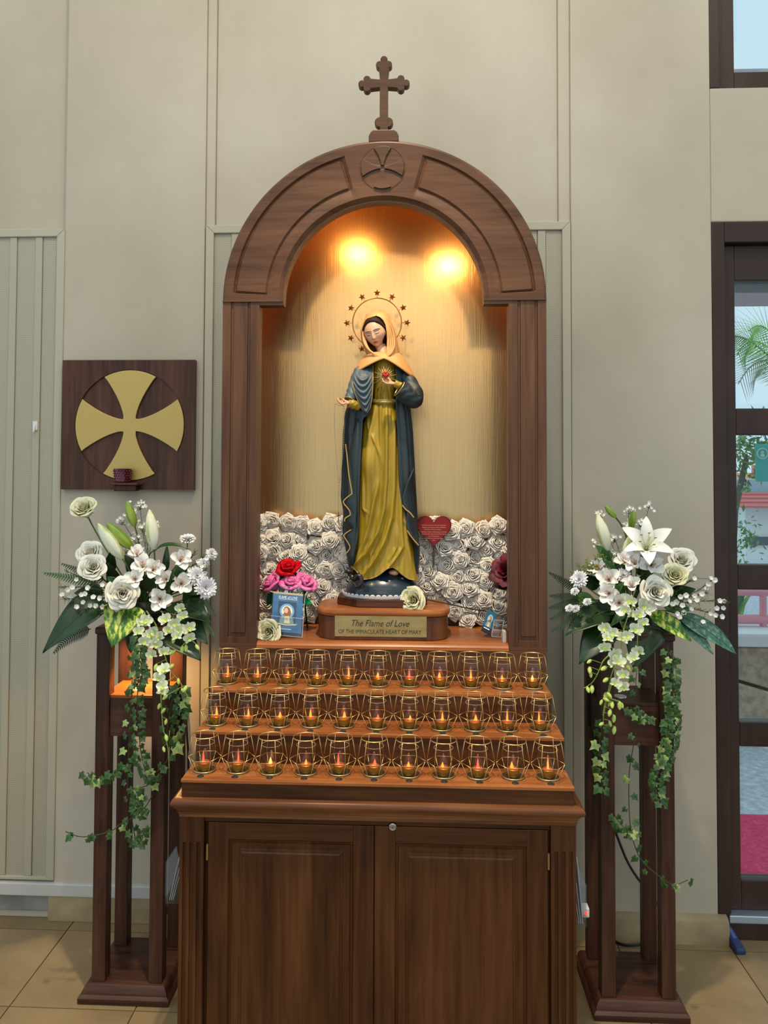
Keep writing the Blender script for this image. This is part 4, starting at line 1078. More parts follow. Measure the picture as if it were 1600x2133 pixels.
def add_star(A, label, root, centers, Y, seed):
    r_ = random.Random(seed); p0 = W(*root, Y); t = thing('star_flower_sprig', label, 'filler flower', p0, A.grp); tw = MB()
    for (x, y, n, sp) in centers:
        c_ = W(x, y, Y); tw.tube(smooth_path([p0, (p0+c_)/2+Vector((r_.uniform(-.01, .01), 0, 0)), c_], 5), .0008, 4)
        for _ in range(n):
            p = c_+Vector((r_.gauss(0, sp), r_.gauss(0, sp), r_.gauss(0, sp*.8))); tw.tube([c_-Vector((0, 0, sp*1.2)), p], .0005, 4)
            place('bloom', STARF, t, Matrix.Translation(-t.location) @ aim(p, towards(p, (r_.uniform(-.8, .8), 0, r_.uniform(-.2, .8))), r_.uniform(0, 3), r_.uniform(.8, 1.2)))
            q = lerp(p0, c_, r_.uniform(.4, 1)); d_ = Vector((r_.gauss(0, 1), r_.gauss(0, 1), .8)).normalized(); tw.tube([q, q+d_*.014], [.0007, .0002], 3, caps=False)
    tw.build('twigs', LEAFM, t); return t
def foam_bowl(A, cx, cy):
    t = thing('flower_bowl', 'low dark bowl of wet foam under the %s flower arrangement' % A.side, 'bowl', (cx, cy, 1.122))
    MB().lathe([(0, 0), (.060, 0), (.075, .010), (.082, .035), (.078, .036), (.07, .014), (0, .008)], 28, (cx, cy, 1.122)).build('bowl', mat('black_plastic', '#16170f', .5), t)
    MB().lathe([(0, .066), (.045, .064), (.062, .054), (.066, .038), (.06, .012), (0, .012)], 24, (cx, cy, 1.122)).build('foam', mat('wet_foam', '#1f2b16', .9), t)
def filler(A, spots, Y, seed, lab):
    r_ = random.Random(seed)
    for k, (x, y, ang, ln) in enumerate(spots):
        tip = (x+ln*math.cos(math.radians(ang)), y-ln*math.sin(math.radians(ang)))
        add_leaf(A, lab, (x, y), tip, Y+r_.uniform(-.02, .03), Y+r_.uniform(-.06, .02), ln*.30/FPX*2.4, LEAFD if k % 3 else LEAFM, 'foliage_leaf', face=(r_.uniform(-.5, .5), 0, r_.uniform(0, .8)), grp='small dark leaves of the %s arrangement' % A.side)
# ================================================================== left arrangement
A = Arr((LCX, LCY-.01, 1.165), 'left'); foam_bowl(A, LCX, LCY)
YL = .07
filler(A, [(270, 1240, 140, 60), (300, 1230, 60, 55), (330, 1240, 30, 60), (350, 1235, 75, 50), (300, 1260, 100, 40), (380, 1250, 20, 55), (330, 1210, 95, 40), (240, 1215, 110, 45), (260, 1255, 200, 60), (350, 1265, 340, 60), (310, 1275, 270, 50), (285, 1200, 120, 50), (370, 1205, 60, 45), (395, 1230, 350, 40), (225, 1190, 80, 45), (290, 1300, 250, 60), (335, 1290, 290, 60), (215, 1235, 180, 60)], YL+.03, 4, 'small dark green leaf filling the heart of the left arrangement')
add_rose(A, 'half-open cream rose on a long bare stem at the top of the left arrangement', 176, 1060, .08, 46, (-.35, 0, .75), ROSE_C, 1, stemend=W(255, 1200, .09))
add_rose(A, 'white rose behind another, tilted up, at the left of the left arrangement', 187, 1151, .06, 48, (-.5, 0, .5), None, 0)
add_rose(A, 'white rose turned half down in front of the tilted one in the left arrangement', 193, 1180, .02, 50, (-.1, 0, .3), None, 1)
add_rose(A, 'largest white rose, wide open, in the middle of the left arrangement', 254, 1236, -.03, 60, (-.05, 0, .05), None, 2)
add_bud(A, 'pale lily bud leaning left in front of a rose stem in the left arrangement', (204, 1090), (255, 1164), .05, False)
add_bud(A, 'yellow-green lily bud leaning left, second from left in the left arrangement', (222, 1089), (277, 1143), .07, True)
add_bud(A, 'green closed lily bud standing highest in the left arrangement', (264, 1043), (281, 1097), .10, True)
add_bud(A, 'pale upright lily bud right of the highest bud in the left arrangement', (311, 1061), (321, 1144), .06, False)
for lb, x, y, Y, dm, ln, sd_ in (
  ('white alstroemeria facing right at the upper right of the left arrangement', 377, 1166, .02, 50, (.25, 0, .3), 1),
  ('white alstroemeria at the foot of the upright pale bud, left one', 297, 1178, .03, 50, (-.1, 0, .4), 2),
  ('white alstroemeria at the foot of the upright pale bud, right one', 320, 1186, .02, 48, (.2, 0, .3), 3),
  ('white alstroemeria seen side-on in the middle of the left arrangement', 345, 1206, .02, 46, (-.6, 0, .2), 4),
  ('white speckled alstroemeria beside the mop-headed white chrysanthemum', 378, 1216, -.01, 50, (.1, 0, .0), 5),
  ('white speckled alstroemeria hanging above the orchids of the left arrangement', 333, 1248, -.05, 54, (0, 0, -.05), 6),
  ('white alstroemeria tucked behind the largest rose', 281, 1206, .0, 46, (-.1, 0, .3), 7),
  ('white alstroemeria peeping out above the alstroemeria pair of the left arrangement', 285, 1153, .06, 40, (0, 0, .8), 8)):
    add_alst(A, lb, x, y, Y, dm, ln, sd_)
add_mum(A, 'mop-headed white chrysanthemum at the right edge of the left arrangement', 428, 1224, -.02, 50, (.25, 0, 0), 1)
add_mum(A, 'white chrysanthemum tucked above the mop-headed one', 410, 1201, .01, 44, (.2, 0, .4), 2)
add_mum(A, 'white chrysanthemum on an arching stem, seen edge-on at upper right of the left arrangement', 391, 1126, .06, 36, (0, 0, 2.2), 3)
add_mum(A, 'small white chrysanthemum nearest the shrine in the left arrangement', 440, 1155, .04, 28, (.4, 0, .6), 4)
add_mum(A, 'small white chrysanthemum between the twigs at the right of the left arrangement', 424, 1174, .04, 26, (.1, 0, .5), 5)
add_star(A, 'tall airy sprig of tiny white star flowers in the left arrangement', (310, 1170), [(292, 1052, 16, .012), (255, 1086, 10, .010), (297, 1098, 14, .014), (272, 1115, 8, .012), (262, 1145, 6, .01), (330, 1095, 5, .008), (310, 1125, 6, .012)], .11, 3)
add_wax(A, 'sprig of waxflowers spreading left from the left arrangement', (240, 1235), [(128, 1222), (140, 1190), (135, 1248), (160, 1262), (195, 1275), (220, 1265)],
  [(160, 1206), (226, 1221), (210, 1246), (174, 1255), (213, 1265), (232, 1261), (230, 1271), (158, 1265), (176, 1238), (199, 1263), (139, 1229), (145, 1246), (213, 1220), (150, 1225), (185, 1225), (195, 1245), (168, 1240), (225, 1250), (243, 1268), (130, 1240), (186, 1262)], .02, 5)
add_wax(A, 'twiggy waxflower sprig at the upper right of the left arrangement', (360, 1215), [(432, 1160), (405, 1150), (430, 1185)], [(430, 1163), (412, 1169), (396, 1188), (420, 1180)], .05, 6)
add_fern(A, 'small fern frond pointing left at the far left of the left arrangement', (205, 1215), (88, 1192), .06, .02, .022, LEAFM)
add_fern(A, 'fern frond above the waxflowers of the left arrangement', (220, 1210), (125, 1172), .07, .05, .020)
add_fern(A, 'fern frond hanging below the dark pointed leaf at left', (190, 1310), (108, 1364), .04, .0, .026, droop=.03)
add_fern(A, 'fern frond hanging at the right end of the left arrangement', (415, 1245), (452, 1285), .05, .02, .02)
add_fern(A, 'light green fern frond drooping beside the shrine', (415, 1285), (447, 1325), .05, .02, .016, LEAFM)
heart = lambda w_: (lambda t: w_*(1-abs(2*t**.75-.78)**2.6*.9 if t < .3 else max(.02, (1-((t-.22)/.78)**1.35)))*1.0)
add_leaf(A, 'large dark pointed leaf reaching down to the lower left of the left arrangement', (212, 1248), (89, 1358), .04, -.05, .055, LEAFD, 'broad_leaf', heart(.056), .18, (-.3, 0, .5))
add_leaf(A, 'yellow and green variegated leaf hanging below the largest rose', (268, 1262), (232, 1347), .02, -.05, .062, LEAFV, 'variegated_leaf', heart(.064), .15, (-.1, 0, .3))
add_leaf(A, 'dark broad leaf at the right of the left arrangement, below the chrysanthemum', (385, 1262), (438, 1296), .05, .0, .04, LEAFD, 'broad_leaf', heart(.045), .2, (.2, 0, .5))
add_leaf(A, 'dark broad leaf drooping right beside the shrine pilaster', (375, 1290), (432, 1340), .05, .0, .04, LEAFD, 'broad_leaf', heart(.046), .2, (.3, 0, .3))
add_leaf(A, 'dark notched leaf hanging lowest at the right of the left arrangement', (360, 1320), (418, 1375), .04, .0, .04, LEAFD, 'broad_leaf', heart(.046), .25, (.2, 0, .2))
add_leaf(A, 'dark leaf hanging behind the orchids beside the variegated leaf', (290, 1285), (272, 1360), .05, .03, .035, LEAFD, 'broad_leaf', heart(.042), .2)
add_leaf(A, 'long dark leaf arching to the right at the top right of the left arrangement', (325, 1146), (400, 1142), .06, .03, .009, LEAFD, 'slender_leaf', None, .3, (0, 0, 1.2), bend=.7)
add_leaf(A, 'dark upright leaf behind the alstroemerias of the left arrangement', (345, 1190), (348, 1135), .07, .07, .011, LEAFD, 'slender_leaf', None, .3)
ORB = lambda L_: [(80+x/4, 1020+y/4) for x, y in L_]
add_orchid(A, 'white and lime orchid spray cascading from the middle of the left arrangement', ORB([(900, 1010), (980, 1130), (1030, 1300), (1090, 1480), (1190, 1620), (1260, 1760)]), -.06,
  ORB([(860, 1110), (830, 1180), (900, 1090), (960, 1180), (880, 1260), (970, 1290), (1040, 1350), (950, 1370), (1050, 1500), (1000, 1570), (1040, 1640), (920, 1210), (1010, 1230)]),
  ORB([(985, 1450), (1130, 1450), (1165, 1570), (1075, 1710), (1045, 1540), (1145, 1340), (1240, 1630), (1190, 1660)]), 21)
add_orchid(A, 'white and lime orchid spray leaning right under the chrysanthemum', ORB([(1020, 1010), (1110, 1110), (1210, 1200), (1320, 1290)]), -.05,
  ORB([(1190, 980), (1200, 1050), (1060, 1080), (1130, 1110), (1180, 1170), (1080, 1170), (1250, 1150), (1160, 1220), (1260, 1230)]), ORB([(1130, 1220), (1310, 1290), (1230, 1290), (1200, 1300)]), 22)
add_orchid(A, 'thin orchid tip with only green buds hanging among the ivy at left', [(335, 1440), (337, 1480), (340, 1515), (350, 1560), (352, 1600)], -.02, [(336, 1440)], [(334, 1465), (345, 1475), (347, 1497), (345, 1530), (340, 1555)], 23)
I2 = lambda L_: [(130+x/4.636, 1320+y/4.636) for x, y in L_]
add_ivy(A, 'long ivy trail hanging straight down the left stand to the lowest loop', I2([(690, 60), (680, 300), (665, 640), (650, 900), (640, 1200), (635, 1500), (680, 1850), (720, 2010), (770, 1980), (780, 1880)]), (.0, -.01), 31, 1.1)
add_ivy(A, 'ivy trail with pale edged leaves beside the long one on the left stand', I2([(780, 60), (740, 300), (725, 640), (735, 900), (760, 1150), (800, 1310), (850, 1400)]), (-.01, -.02), 32, 1.6)
add_ivy(A, 'ivy trail curling back to the right leg of the left stand', I2([(1080, 560), (1050, 700), (1010, 950), (1020, 1200), (920, 1320), (860, 1440), (720, 1500)]), (-.01, -.01), 33, 1.0)
add_ivy(A, 'ivy shoot reaching far left below the others on the left stand', I2([(870, 1560), (760, 1720), (560, 1840), (480, 1900), (330, 1945), (170, 1960), (30, 1910)]), (-.01, -.02), 34, .55)
add_ivy(A, 'short leafy ivy shoot crossing the front left leg of the left stand', I2([(640, 1250), (520, 1330), (400, 1380), (320, 1410), (240, 1340)]), (-.01, -.02), 35, 1.5)
add_ivy(A, 'dark ivy cluster just below the left arrangement', I2([(720, 10), (750, 160), (770, 300), (760, 420), (700, 520)]), (-.02, -.02), 36, 2.0)
add_ivy(A, 'ivy sprig with large pale leaves on the right legs of the left stand', I2([(1150, 480), (1130, 640), (1160, 760), (1080, 960), (1060, 1060)]), (.0, .0), 37, 1.2, size=1.4)
add_ivy(A, 'ivy tangle near the bottom of the left stand\'s long trail', I2([(700, 1480), (740, 1560), (720, 1640), (740, 1720), (780, 1700)]), (-.015, -.015), 38, 1.6)

# ================================================================== right arrangement
B_ = Arr((RCX, RCY-.01, 1.165), 'right'); foam_bowl(B_, RCX, RCY); A = B_
filler(A, [(1300, 1240, 140, 60), (1330, 1230, 60, 55), (1350, 1250, 20, 60), (1390, 1220, 60, 50), (1280, 1270, 180, 60), (1310, 1270, 260, 50), (1380, 1260, 350, 60), (1340, 1200, 95, 45), (1250, 1220, 150, 50), (1240, 1250, 190, 60), (1360, 1280, 300, 60), (1300, 1200, 110, 45), (1270, 1170, 130, 45), (1400, 1240, 15, 50), (1330, 1290, 270, 70), (1280, 1300, 240, 50)], YL+.03, 8, 'small dark green leaf filling the heart of the right arrangement')
lp = W(1345, 1150, .03); t = thing('white_lily', 'large open white lily at the top of the right arrangement', 'lily', lp, A.grp)
fr_ = Matrix.Translation(-lp) @ aim(lp, towards(lp, (.10, 0, .55)), 0, 1.35)
for k in range(6):
    place('petal', LILYP[k % 2], t, fr_ @ Matrix.Rotation(k*PI/3+.52, 4, 'Z') @ Matrix.Translation((0, 0, .001*(k % 2))))
sm = place('stamens', STAM, t, fr_); place('anthers', ANTH, sm)
stem(A, t, lp, towards(lp, (0, 0, .9)), .003)
add_rose(A, 'white rose at the top right of the right arrangement, beside the open lily', 1422, 1166, .04, 46, (.25, 0, .4), None, 0)
add_rose(A, 'white rose bud-like and closed below the upper right rose', 1407, 1199, .02, 44, (.1, 0, .6), ROSE_C, 1)
add_rose(A, 'large white rose turned right at the centre of the right arrangement', 1367, 1232, -.03, 56, (.3, 0, .1), None, 2)
add_bud(A, 'olive lily bud standing left of all others in the right arrangement', (1244, 1070), (1267, 1146), .06, False)
add_bud(A, 'small green bud at the top of the right arrangement', (1260, 1053), (1283, 1078), .09, True)
add_bud(A, 'dark green upright bud behind the open lily', (1322, 1062), (1315, 1104), .10, True)
add_bud(A, 'olive lily bud directly left of the open lily', (1314, 1113), (1300, 1162), .05, False)
for lb, x, y, Y, dm, ln, sd_ in (
  ('white speckled alstroemeria, widest open at the left of the right arrangement', 1268, 1207, .0, 54, (-.1, 0, .2), 1),
  ('white alstroemeria behind the widest open one', 1246, 1184, .04, 44, (-.4, 0, .6), 2),
  ('white speckled alstroemeria in the lower left pair of the right arrangement', 1268, 1236, -.03, 48, (-.2, 0, .1), 3),
  ('white speckled alstroemeria lowest of the pair in the right arrangement', 1290, 1256, -.05, 54, (0, 0, 0), 4),
  ('white speckled alstroemeria just under the open lily, right one', 1358, 1176, .0, 56, (.1, 0, .3), 5),
  ('white alstroemeria just under the open lily, left one', 1322, 1172, .01, 48, (-.2, 0, .4), 6),
  ('white alstroemeria side-on between the centre rose and the speckled pair', 1316, 1219, -.01, 42, (-.1, 0, .9), 7),
  ('white alstroemeria behind the olive bud beside the lily', 1300, 1168, .03, 40, (-.3, 0, .7), 8),
  ('white alstroemeria drooping below the centre rose of the right arrangement', 1344, 1262, -.05, 44, (.2, 0, -.3), 9)):
    add_alst(A, lb, x, y, Y, dm, ln, sd_)
add_mum(A, 'white chrysanthemum at the left edge of the right arrangement', 1208, 1208, .03, 40, (-.4, 0, .5), 1)
add_mum(A, 'white daisy-like chrysanthemum peeping out above the speckled blooms', 1298, 1200, .02, 34, (.1, 0, .8), 2)
for lb, x, y in (('small white chrysanthemum bud beside the ferns of the right arrangement, upper one', 1198, 1233), ('small white chrysanthemum bud right of the fern tips, middle one', 1224, 1255), ('small white chrysanthemum bud lowest left in the right arrangement', 1187, 1268), ('small white chrysanthemum bud lowest but one at left in the right arrangement', 1200, 1269)):
    add_mum(A, lb, x, y, .0, 20, (-.5, 0, .9), int(x))
add_star(A, 'tall airy sprig of tiny white star flowers in the right arrangement', (1300, 1190), [(1252, 1070, 8, .008), (1310, 1062, 12, .010), (1353, 1052, 8, .008), (1280, 1120, 8, .012), (1237, 1132, 6, .008), (1305, 1090, 10, .012), (1335, 1090, 8, .01), (1270, 1150, 6, .01)], .11, 13)
add_wax(A, 'sprig of waxflowers spreading right in front of the dark door', (1385, 1262), [(1485, 1207), (1470, 1235), (1510, 1252), (1505, 1285), (1445, 1205), (1425, 1278)],
  [(1130+x/3.721, 1020+y/3.721) for x, y in ((1010, 890), (1040, 870), (1070, 830), (1110, 820), (1135, 870), (1040, 960), (1100, 960), (1240, 810), (1270, 770), (1300, 690), (1175, 690), (1350, 920), (1405, 915), (1385, 985), (1350, 975), (1408, 870), (1370, 865), (1180, 820), (1245, 1030), (1290, 730), (1090, 900), (1150, 930), (1200, 860), (1060, 990), (1330, 700), (1310, 960))], .02, 15)
for lb, b0, tp in (('uppermost fern frond at the left of the right arrangement', (1215, 1235), (1141, 1190)), ('second fern frond from the top in front of the perforated panel at right', (1210, 1245), (1143, 1240)), ('third fern frond from the top in front of the perforated panel at right', (1210, 1252), (1141, 1266)), ('fourth fern frond from the top in front of the perforated panel at right', (1212, 1262), (1143, 1290)), ('lowest fern frond at the left of the right arrangement', (1215, 1275), (1146, 1315))):
    add_fern(A, lb, b0, tp, .06, .03, .020)
# goldenrod-like green sprig
p0 = W(1275, 1200, .05); t = thing('green_bud_sprig', 'sprig of tiny olive green buds at the upper left of the right arrangement', 'filler flower', p0, A.grp)
tw = MB(); bd = MB(); r_ = random.Random(5)
for (x, y) in ((1190, 1192), (1205, 1180), (1222, 1172), (1240, 1160), (1248, 1155), (1232, 1178), (1215, 1190)):
    e = W(x, y, .04); P = smooth_path([p0, (p0+e)/2+Vector((0, 0, .006)), e], 6); tw.tube(P, .0009, 4)
    for q in P[4:]:
        for _ in range(6): bd.ball(q+Vector((r_.gauss(0, .005), r_.gauss(0, .004), r_.gauss(0, .005))), r_.uniform(.0016, .0026), 5, 4)
tw.build('twigs', STEM, t); bd.build('tiny_buds', mat('olive_bud', '#6f7a2c', .6), t)['kind'] = 'stuff'
add_leaf(A, 'broad dark glossy leaf pointing left under the ferns of the right arrangement', (1258, 1275), (1178, 1322), .05, .0, .04, LEAFD, 'broad_leaf', heart(.045), .2, (-.3, 0, .6))
add_leaf(A, 'broad dark leaf at the lower left of the right arrangement, tip hanging down', (1262, 1310), (1207, 1382), .05, .0, .045, LEAFD, 'broad_leaf', heart(.05), .15, (-.2, 0, .3))
add_leaf(A, 'broad dark leaf hanging behind the orchids at the centre of the right stand', (1350, 1300), (1320, 1392), .05, .02, .05, LEAFD, 'broad_leaf', heart(.06), .15)
add_leaf(A, 'variegated green and cream leaf pointing right in the right arrangement', (1352, 1276), (1440, 1334), .03, -.02, .03, LEAFV, 'variegated_leaf', pw(.026, .7, .8), .2, (.2, 0, .5))
add_leaf(A, 'long blue-green ribbed leaf reaching furthest right over the door', (1412, 1280), (1534, 1360), .05, -.02, .03, LEAFB, 'ribbed_leaf', pw(.030, .75, .8), .2, (.2, 0, .7))
add_leaf(A, 'narrow blue-green ribbed leaf below the longest one', (1418, 1294), (1486, 1362), .04, -.02, .02, LEAFB, 'ribbed_leaf', pw(.016, .75, .8), .2, (.1, 0, .5))
add_leaf(A, 'slim green leaf crossing the open alstroemerias at the left of the right arrangement', (1282, 1188), (1254, 1165), .03, .0, .008, LEAFM, 'slender_leaf')
add_leaf(A, 'slim green leaf pointing down between the orchids of the right arrangement', (1300, 1275), (1272, 1305), .0, -.03, .012, LEAFM, 'slender_leaf')
add_leaf(A, 'slim bright leaf beside the centre rose of the right arrangement', (1280, 1238), (1300, 1212), -.02, -.05, .010, LEAFM, 'slender_leaf')
R3 = lambda L_: [(1130+x/3.721, 1020+y/3.721) for x, y in L_]
R5 = lambda L_: [(1180+x/4.266, 1360+y/4.266) for x, y in L_]
add_orchid(A, 'white orchid spray hanging lowest at the centre of the right arrangement', R3([(700, 900), (640, 1050), (600, 1250), (540, 1420), (510, 1560), (480, 1680), (470, 1750)]), -.06,
  R3([(490, 1070), (540, 1110), (505, 1150), (480, 1220), (560, 1270), (620, 1150), (540, 1340), (590, 1330), (630, 1430), (570, 1500), (620, 1530), (660, 1130)]),
  R3([(500, 1370), (650, 1350), (510, 1460), (500, 1570), (470, 1615), (540, 1640), (600, 1640), (530, 1700)]), 41)
add_orchid(A, 'lime and white orchid spray under the centre rose of the right arrangement', R3([(760, 880), (750, 980), (740, 1100), (730, 1250), (700, 1360)]), -.055,
  R3([(690, 860), (690, 960), (790, 900), (790, 1030), (720, 1080), (750, 1250), (700, 1300), (740, 970), (650, 930)]), R3([(660, 1270), (720, 1040), (780, 1060)]), 42)
add_orchid(A, 'thin orchid shoot with lime buds hanging at the left of the right stand', R3([(520, 1280), (470, 1330), (440, 1400), (390, 1490), (320, 1540)]), -.05, [], R3([(380, 1318), (365, 1370), (375, 1412), (385, 1515), (345, 1525)]), 43)
add_orchid(A, 'orchid tip with lime buds above the ivy of the right stand', R5([(400, 280), (360, 420), (330, 560), (330, 640)]), -.04, [], R5([(350, 350), (320, 415), (395, 425), (480, 440), (425, 550), (430, 650), (380, 600), (330, 620)]), 44)
add_ivy(A, 'ivy trail hanging down the left leg of the right stand', R5([(330, 560), (300, 760), (295, 900), (300, 1050), (310, 1200)]), (-.01, -.01), 51, 1.3, size=1.2)
add_ivy(A, 'long thin ivy trail hanging between the legs of the right stand to the lower right', R5([(620, 700), (590, 860), (560, 1050), (555, 1300), (570, 1550), (620, 1750), (700, 1880), (860, 2010), (960, 2060), (1080, 2015)]), (-.0, -.01), 52, .75)
add_ivy(A, 'thick mossy ivy trail on the right leg of the right stand', R5([(900, -60), (915, 150), (925, 350), (920, 520), (890, 700), (860, 880), (820, 1050), (800, 1200), (840, 1320)]), (-.01, -.01), 53, 2.6)
add_ivy(A, 'ivy trail with bright leaves beside the mossy one on the right stand', R5([(940, 0), (945, 250), (940, 480), (960, 620), (930, 800), (900, 920), (840, 1000), (790, 1150)]), (-.02, -.02), 54, 2.4)
add_ivy(A, 'small ivy sprig on the front board of the right stand', R5([(560, 480), (620, 520), (660, 560), (720, 580)]), (-.01, -.01), 55, 1.6, .001)
add_ivy(A, 'ivy shoot curving from the long thin trail to the left leg of the right stand', R5([(660, 1590), (560, 1580), (480, 1520), (430, 1440)]), (-.01, -.01), 56, 1.2, .001)
add_ivy(A, 'single ivy stalk hanging through the compartment of the right stand', R5([(640, 100), (620, 220), (615, 380)]), (.02, .02), 57, .8, .001)
# ================================================================== things in the niche
ZN = 1.09
# foam roses on a board, either side of the statue
FOAM = noisemat('foam_rose_white', ((.3, '#eae4d8'), (.6, '#f3eee4'), (.8, '#f8f5ee')), (30, 30, 30), 3, .7, spec=.2)
FR = [rose_mesh('petals', FOAM, .0265, .023, ((.15, 2), (.30, 3), (.47, 3), (.66, 4), (.85, 5), (1.0, 5)), seed=60+k, open_=.8, curl=.16, sharp=.55, thick=.0017, up=.72, drop=.14, wav=.022) for k in range(5)]
LEFTR = [(115, 265), (245, 240), (430, 260), (590, 290), (735, 310), (900, 260), (1040, 275), (120, 440), (265, 420), (410, 450), (555, 450), (730, 510), (890, 450), (1040, 440), (120, 590), (250, 580), (395, 630), (545, 600), (850, 620), (1015, 600), (690, 690), (110, 740), (230, 780), (560, 780), (400, 780), (845, 790), (1000, 780), (120, 900), (660, 850), (820, 970), (990, 970), (250, 940), (400, 930), (110, 1060), (190, 1130), (690, 1070), (790, 1130), (540, 1000), (170, 1290), (110, 1250), (670, 1265), (350, 1090), (500, 1150), (300, 1250), (930, 1100), (1080, 1080), (1100, 640), (1120, 880), (560, 1290), (430, 1300)]
RIGHTR = [(690, 350), (910, 300), (1200, 330), (1430, 260), (600, 610), (820, 570), (1060, 500), (1430, 530), (260, 590), (180, 760), (400, 740), (610, 880), (830, 800), (1060, 760), (1250, 650), (1460, 740), (300, 980), (780, 1070), (1040, 1030), (1260, 920), (500, 1140), (300, 1230), (990, 1250), (1220, 1130), (700, 1320), (530, 1400), (1000, 1490), (1200, 1430), (1440, 1350), (1430, 1540), (740, 1630), (940, 1750), (1200, 1690), (1480, 1760), (640, 1500), (450, 440), (250, 350), (430, 250), (1500, 1000), (1480, 1170), (330, 1430), (120, 1100), (100, 900)]
r_ = random.Random(19)
def foam(px, py, side, k, lab):
    Y = .272+r_.uniform(-.012, .012); p = W(px, py, Y)
    if p.z < ZN+.024: p.z = ZN+.024
    if abs(p.x) > .425: p.x = math.copysign(.425, p.x)
    t = thing('foam_rose', lab, 'rose', p, 'foam roses %s of the statue' % side)
    d_ = towards(p, (r_.uniform(-.35, .35), 0, r_.uniform(-.25, .35)))
    place('petals', FR[k % 5], t, aim((0, 0, 0), d_, r_.uniform(0, 6), r_.uniform(1.06, 1.22)) @ Matrix.Translation((0, 0, -.012)))
ORDR = ['top', 'second', 'third', 'fourth', 'fifth', 'sixth', 'seventh', 'eighth', 'ninth']
def rose_wall(spots, side, pitch):
    S_ = sorted(spots, key=lambda p: p[1]); rows = []
    for p in S_:
        if rows and p[1]-rows[-1][0][1] < pitch: rows[-1].append(p)
        else: rows.append([p])
    k = 0
    for ri, row in enumerate(rows):
        for ci, (x, y) in enumerate(sorted(row)):
            lab = 'white foam rose %s of the statue, %s row%s, %s from the left' % (side, ORDR[ri], '' if ri == 0 else ' down', ORD[ci] if ci else 'first')
            foam(x, y, side, k, lab); k += 1
rose_wall([(520+x/5.333, 1040+y/5.333) for x, y in LEFTR], 'left', 29)
rose_wall([(850+x/7.62, 1060+y/7.62) for x, y in RIGHTR], 'right', 30)
for s_, a_, b_, zt_, lb in ((-1, -.44, -.10, 1.40, 'grey backing board of the foam rose wall left of the statue'), (1, .085, .44, 1.40, 'grey backing board of the foam rose wall right of the statue')):
    tag(MB().box(a_, b_, .300, .312, ZN, zt_).build('rose_board', mat('board_grey', '#6d6a63', .9), smooth=False, bevel=.002), lb, 'board')

# crocheted roses
def knit(name, c1, c2):
    m = mat(name, c1, .9, 0, .1); P = m.node_tree.nodes['Principled BSDF']
    wv = N(m, 'ShaderNodeTexWave', Scale=90.0, Distortion=2.5, Detail=1.0); wv.bands_direction = 'Z'; L(m, coords(m, (1, 1, 1)), wv.inputs['Vector'])
    L(m, ramp(m, wv.outputs[0], ((.1, c2), (.7, c1))), P.inputs['Base Color']); bump(m, wv.outputs[0], .6, .002); return m
KRED = knit('red_wool', '#cf1020', '#a00814'); KPINK = knit('pink_wool', '#ee86bb', '#d9629f'); KGRN = knit('green_wool', '#1d4a2c', '#0f2c18'); KGRN2 = knit('bright_green_wool', '#2fae62', '#157a3d')
CR_R = [rose_mesh('knitted_petals', m_, .024, .036, ((.25, 2), (.55, 3), (1.0, 3)), seed=s_, open_=.45, curl=.4, sharp=.2) for m_, s_ in ((KRED, 3), (KPINK, 4), (KPINK, 6))]
def crochet(label, px, py, Y, me, d_, diam, leafs):
    p = W(px, py, Y); t = thing('crochet_rose', label, 'crochet flower', p, 'crocheted roses behind the blue booklet')
    s_ = diam/2/FPX*(Y+CD)/.0235
    o = place('knitted_petals', me, t, aim((0, 0, 0), d_, px*.3, s_) @ Matrix.Translation((0, 0, -.02)))
    q = o.modifiers.new('t', 'SOLIDIFY'); q.thickness = .0045; q.offset = 0
    z = Vector(d_).normalized(); st = p-z*.018
    MB().lathe([(.002, -.004), (.011, -.001), (.014, .005), (.010, .008)], 10).xf(aim(st, d_, 0, s_)).build('calyx', KGRN, t)
    MB().tube([st, (p.x*.5+st.x*.5, .19, ZN+.05), (p.x, .20, ZN+.001)], .003, 6).build('wire_stem', KGRN, t)
    for (lx, ly, tx, ty, m_) in leafs:
        p0 = W(lx, ly, Y); p1 = W(tx, ty, Y-.02); dd = p1-p0; n_ = towards(p0).normalized(); n_ = (n_-dd.normalized()*n_.dot(dd.normalized())).normalized()
        M = Matrix((-n_, n_.cross(dd.normalized())*-1, dd.normalized())).transposed().to_4x4(); M.translation = p0
        vs, fs = strip(dd.length, pw(dd.length*.3, .7), -.3, .3, .2, 7, 4); MB().add([M @ Vector(v) for v in vs], fs).build('leaf', m_, t, 'all', solid=.003)
crochet('red crocheted rose standing highest behind the blue booklet', 600, 1184, .17, CR_R[0], (-.1, -.55, 1), 42, [(600, 1200, 580, 1208, KGRN), (605, 1200, 626, 1203, KGRN)])
crochet('pink crocheted rose at the left behind the blue booklet', 565, 1214, .15, CR_R[1], (-.7, -.5, .8), 38, [(572, 1235, 556, 1262, KGRN)])
crochet('pink crocheted rose in the middle right above the blue booklet', 607, 1213, .14, CR_R[2], (0, -.7, 1), 38, [(590, 1225, 588, 1235, KGRN)])
crochet('pink crocheted rose at the right behind the blue booklet', 637, 1213, .15, CR_R[1], (.6, -.6, .8), 38, [(634, 1228, 634, 1238, KGRN), (632, 1250, 650, 1258, KGRN2)])
crochet('pink crocheted rose half hidden below the red one', 580, 1197, .19, CR_R[2], (-.3, -.4, 1), 32, [])

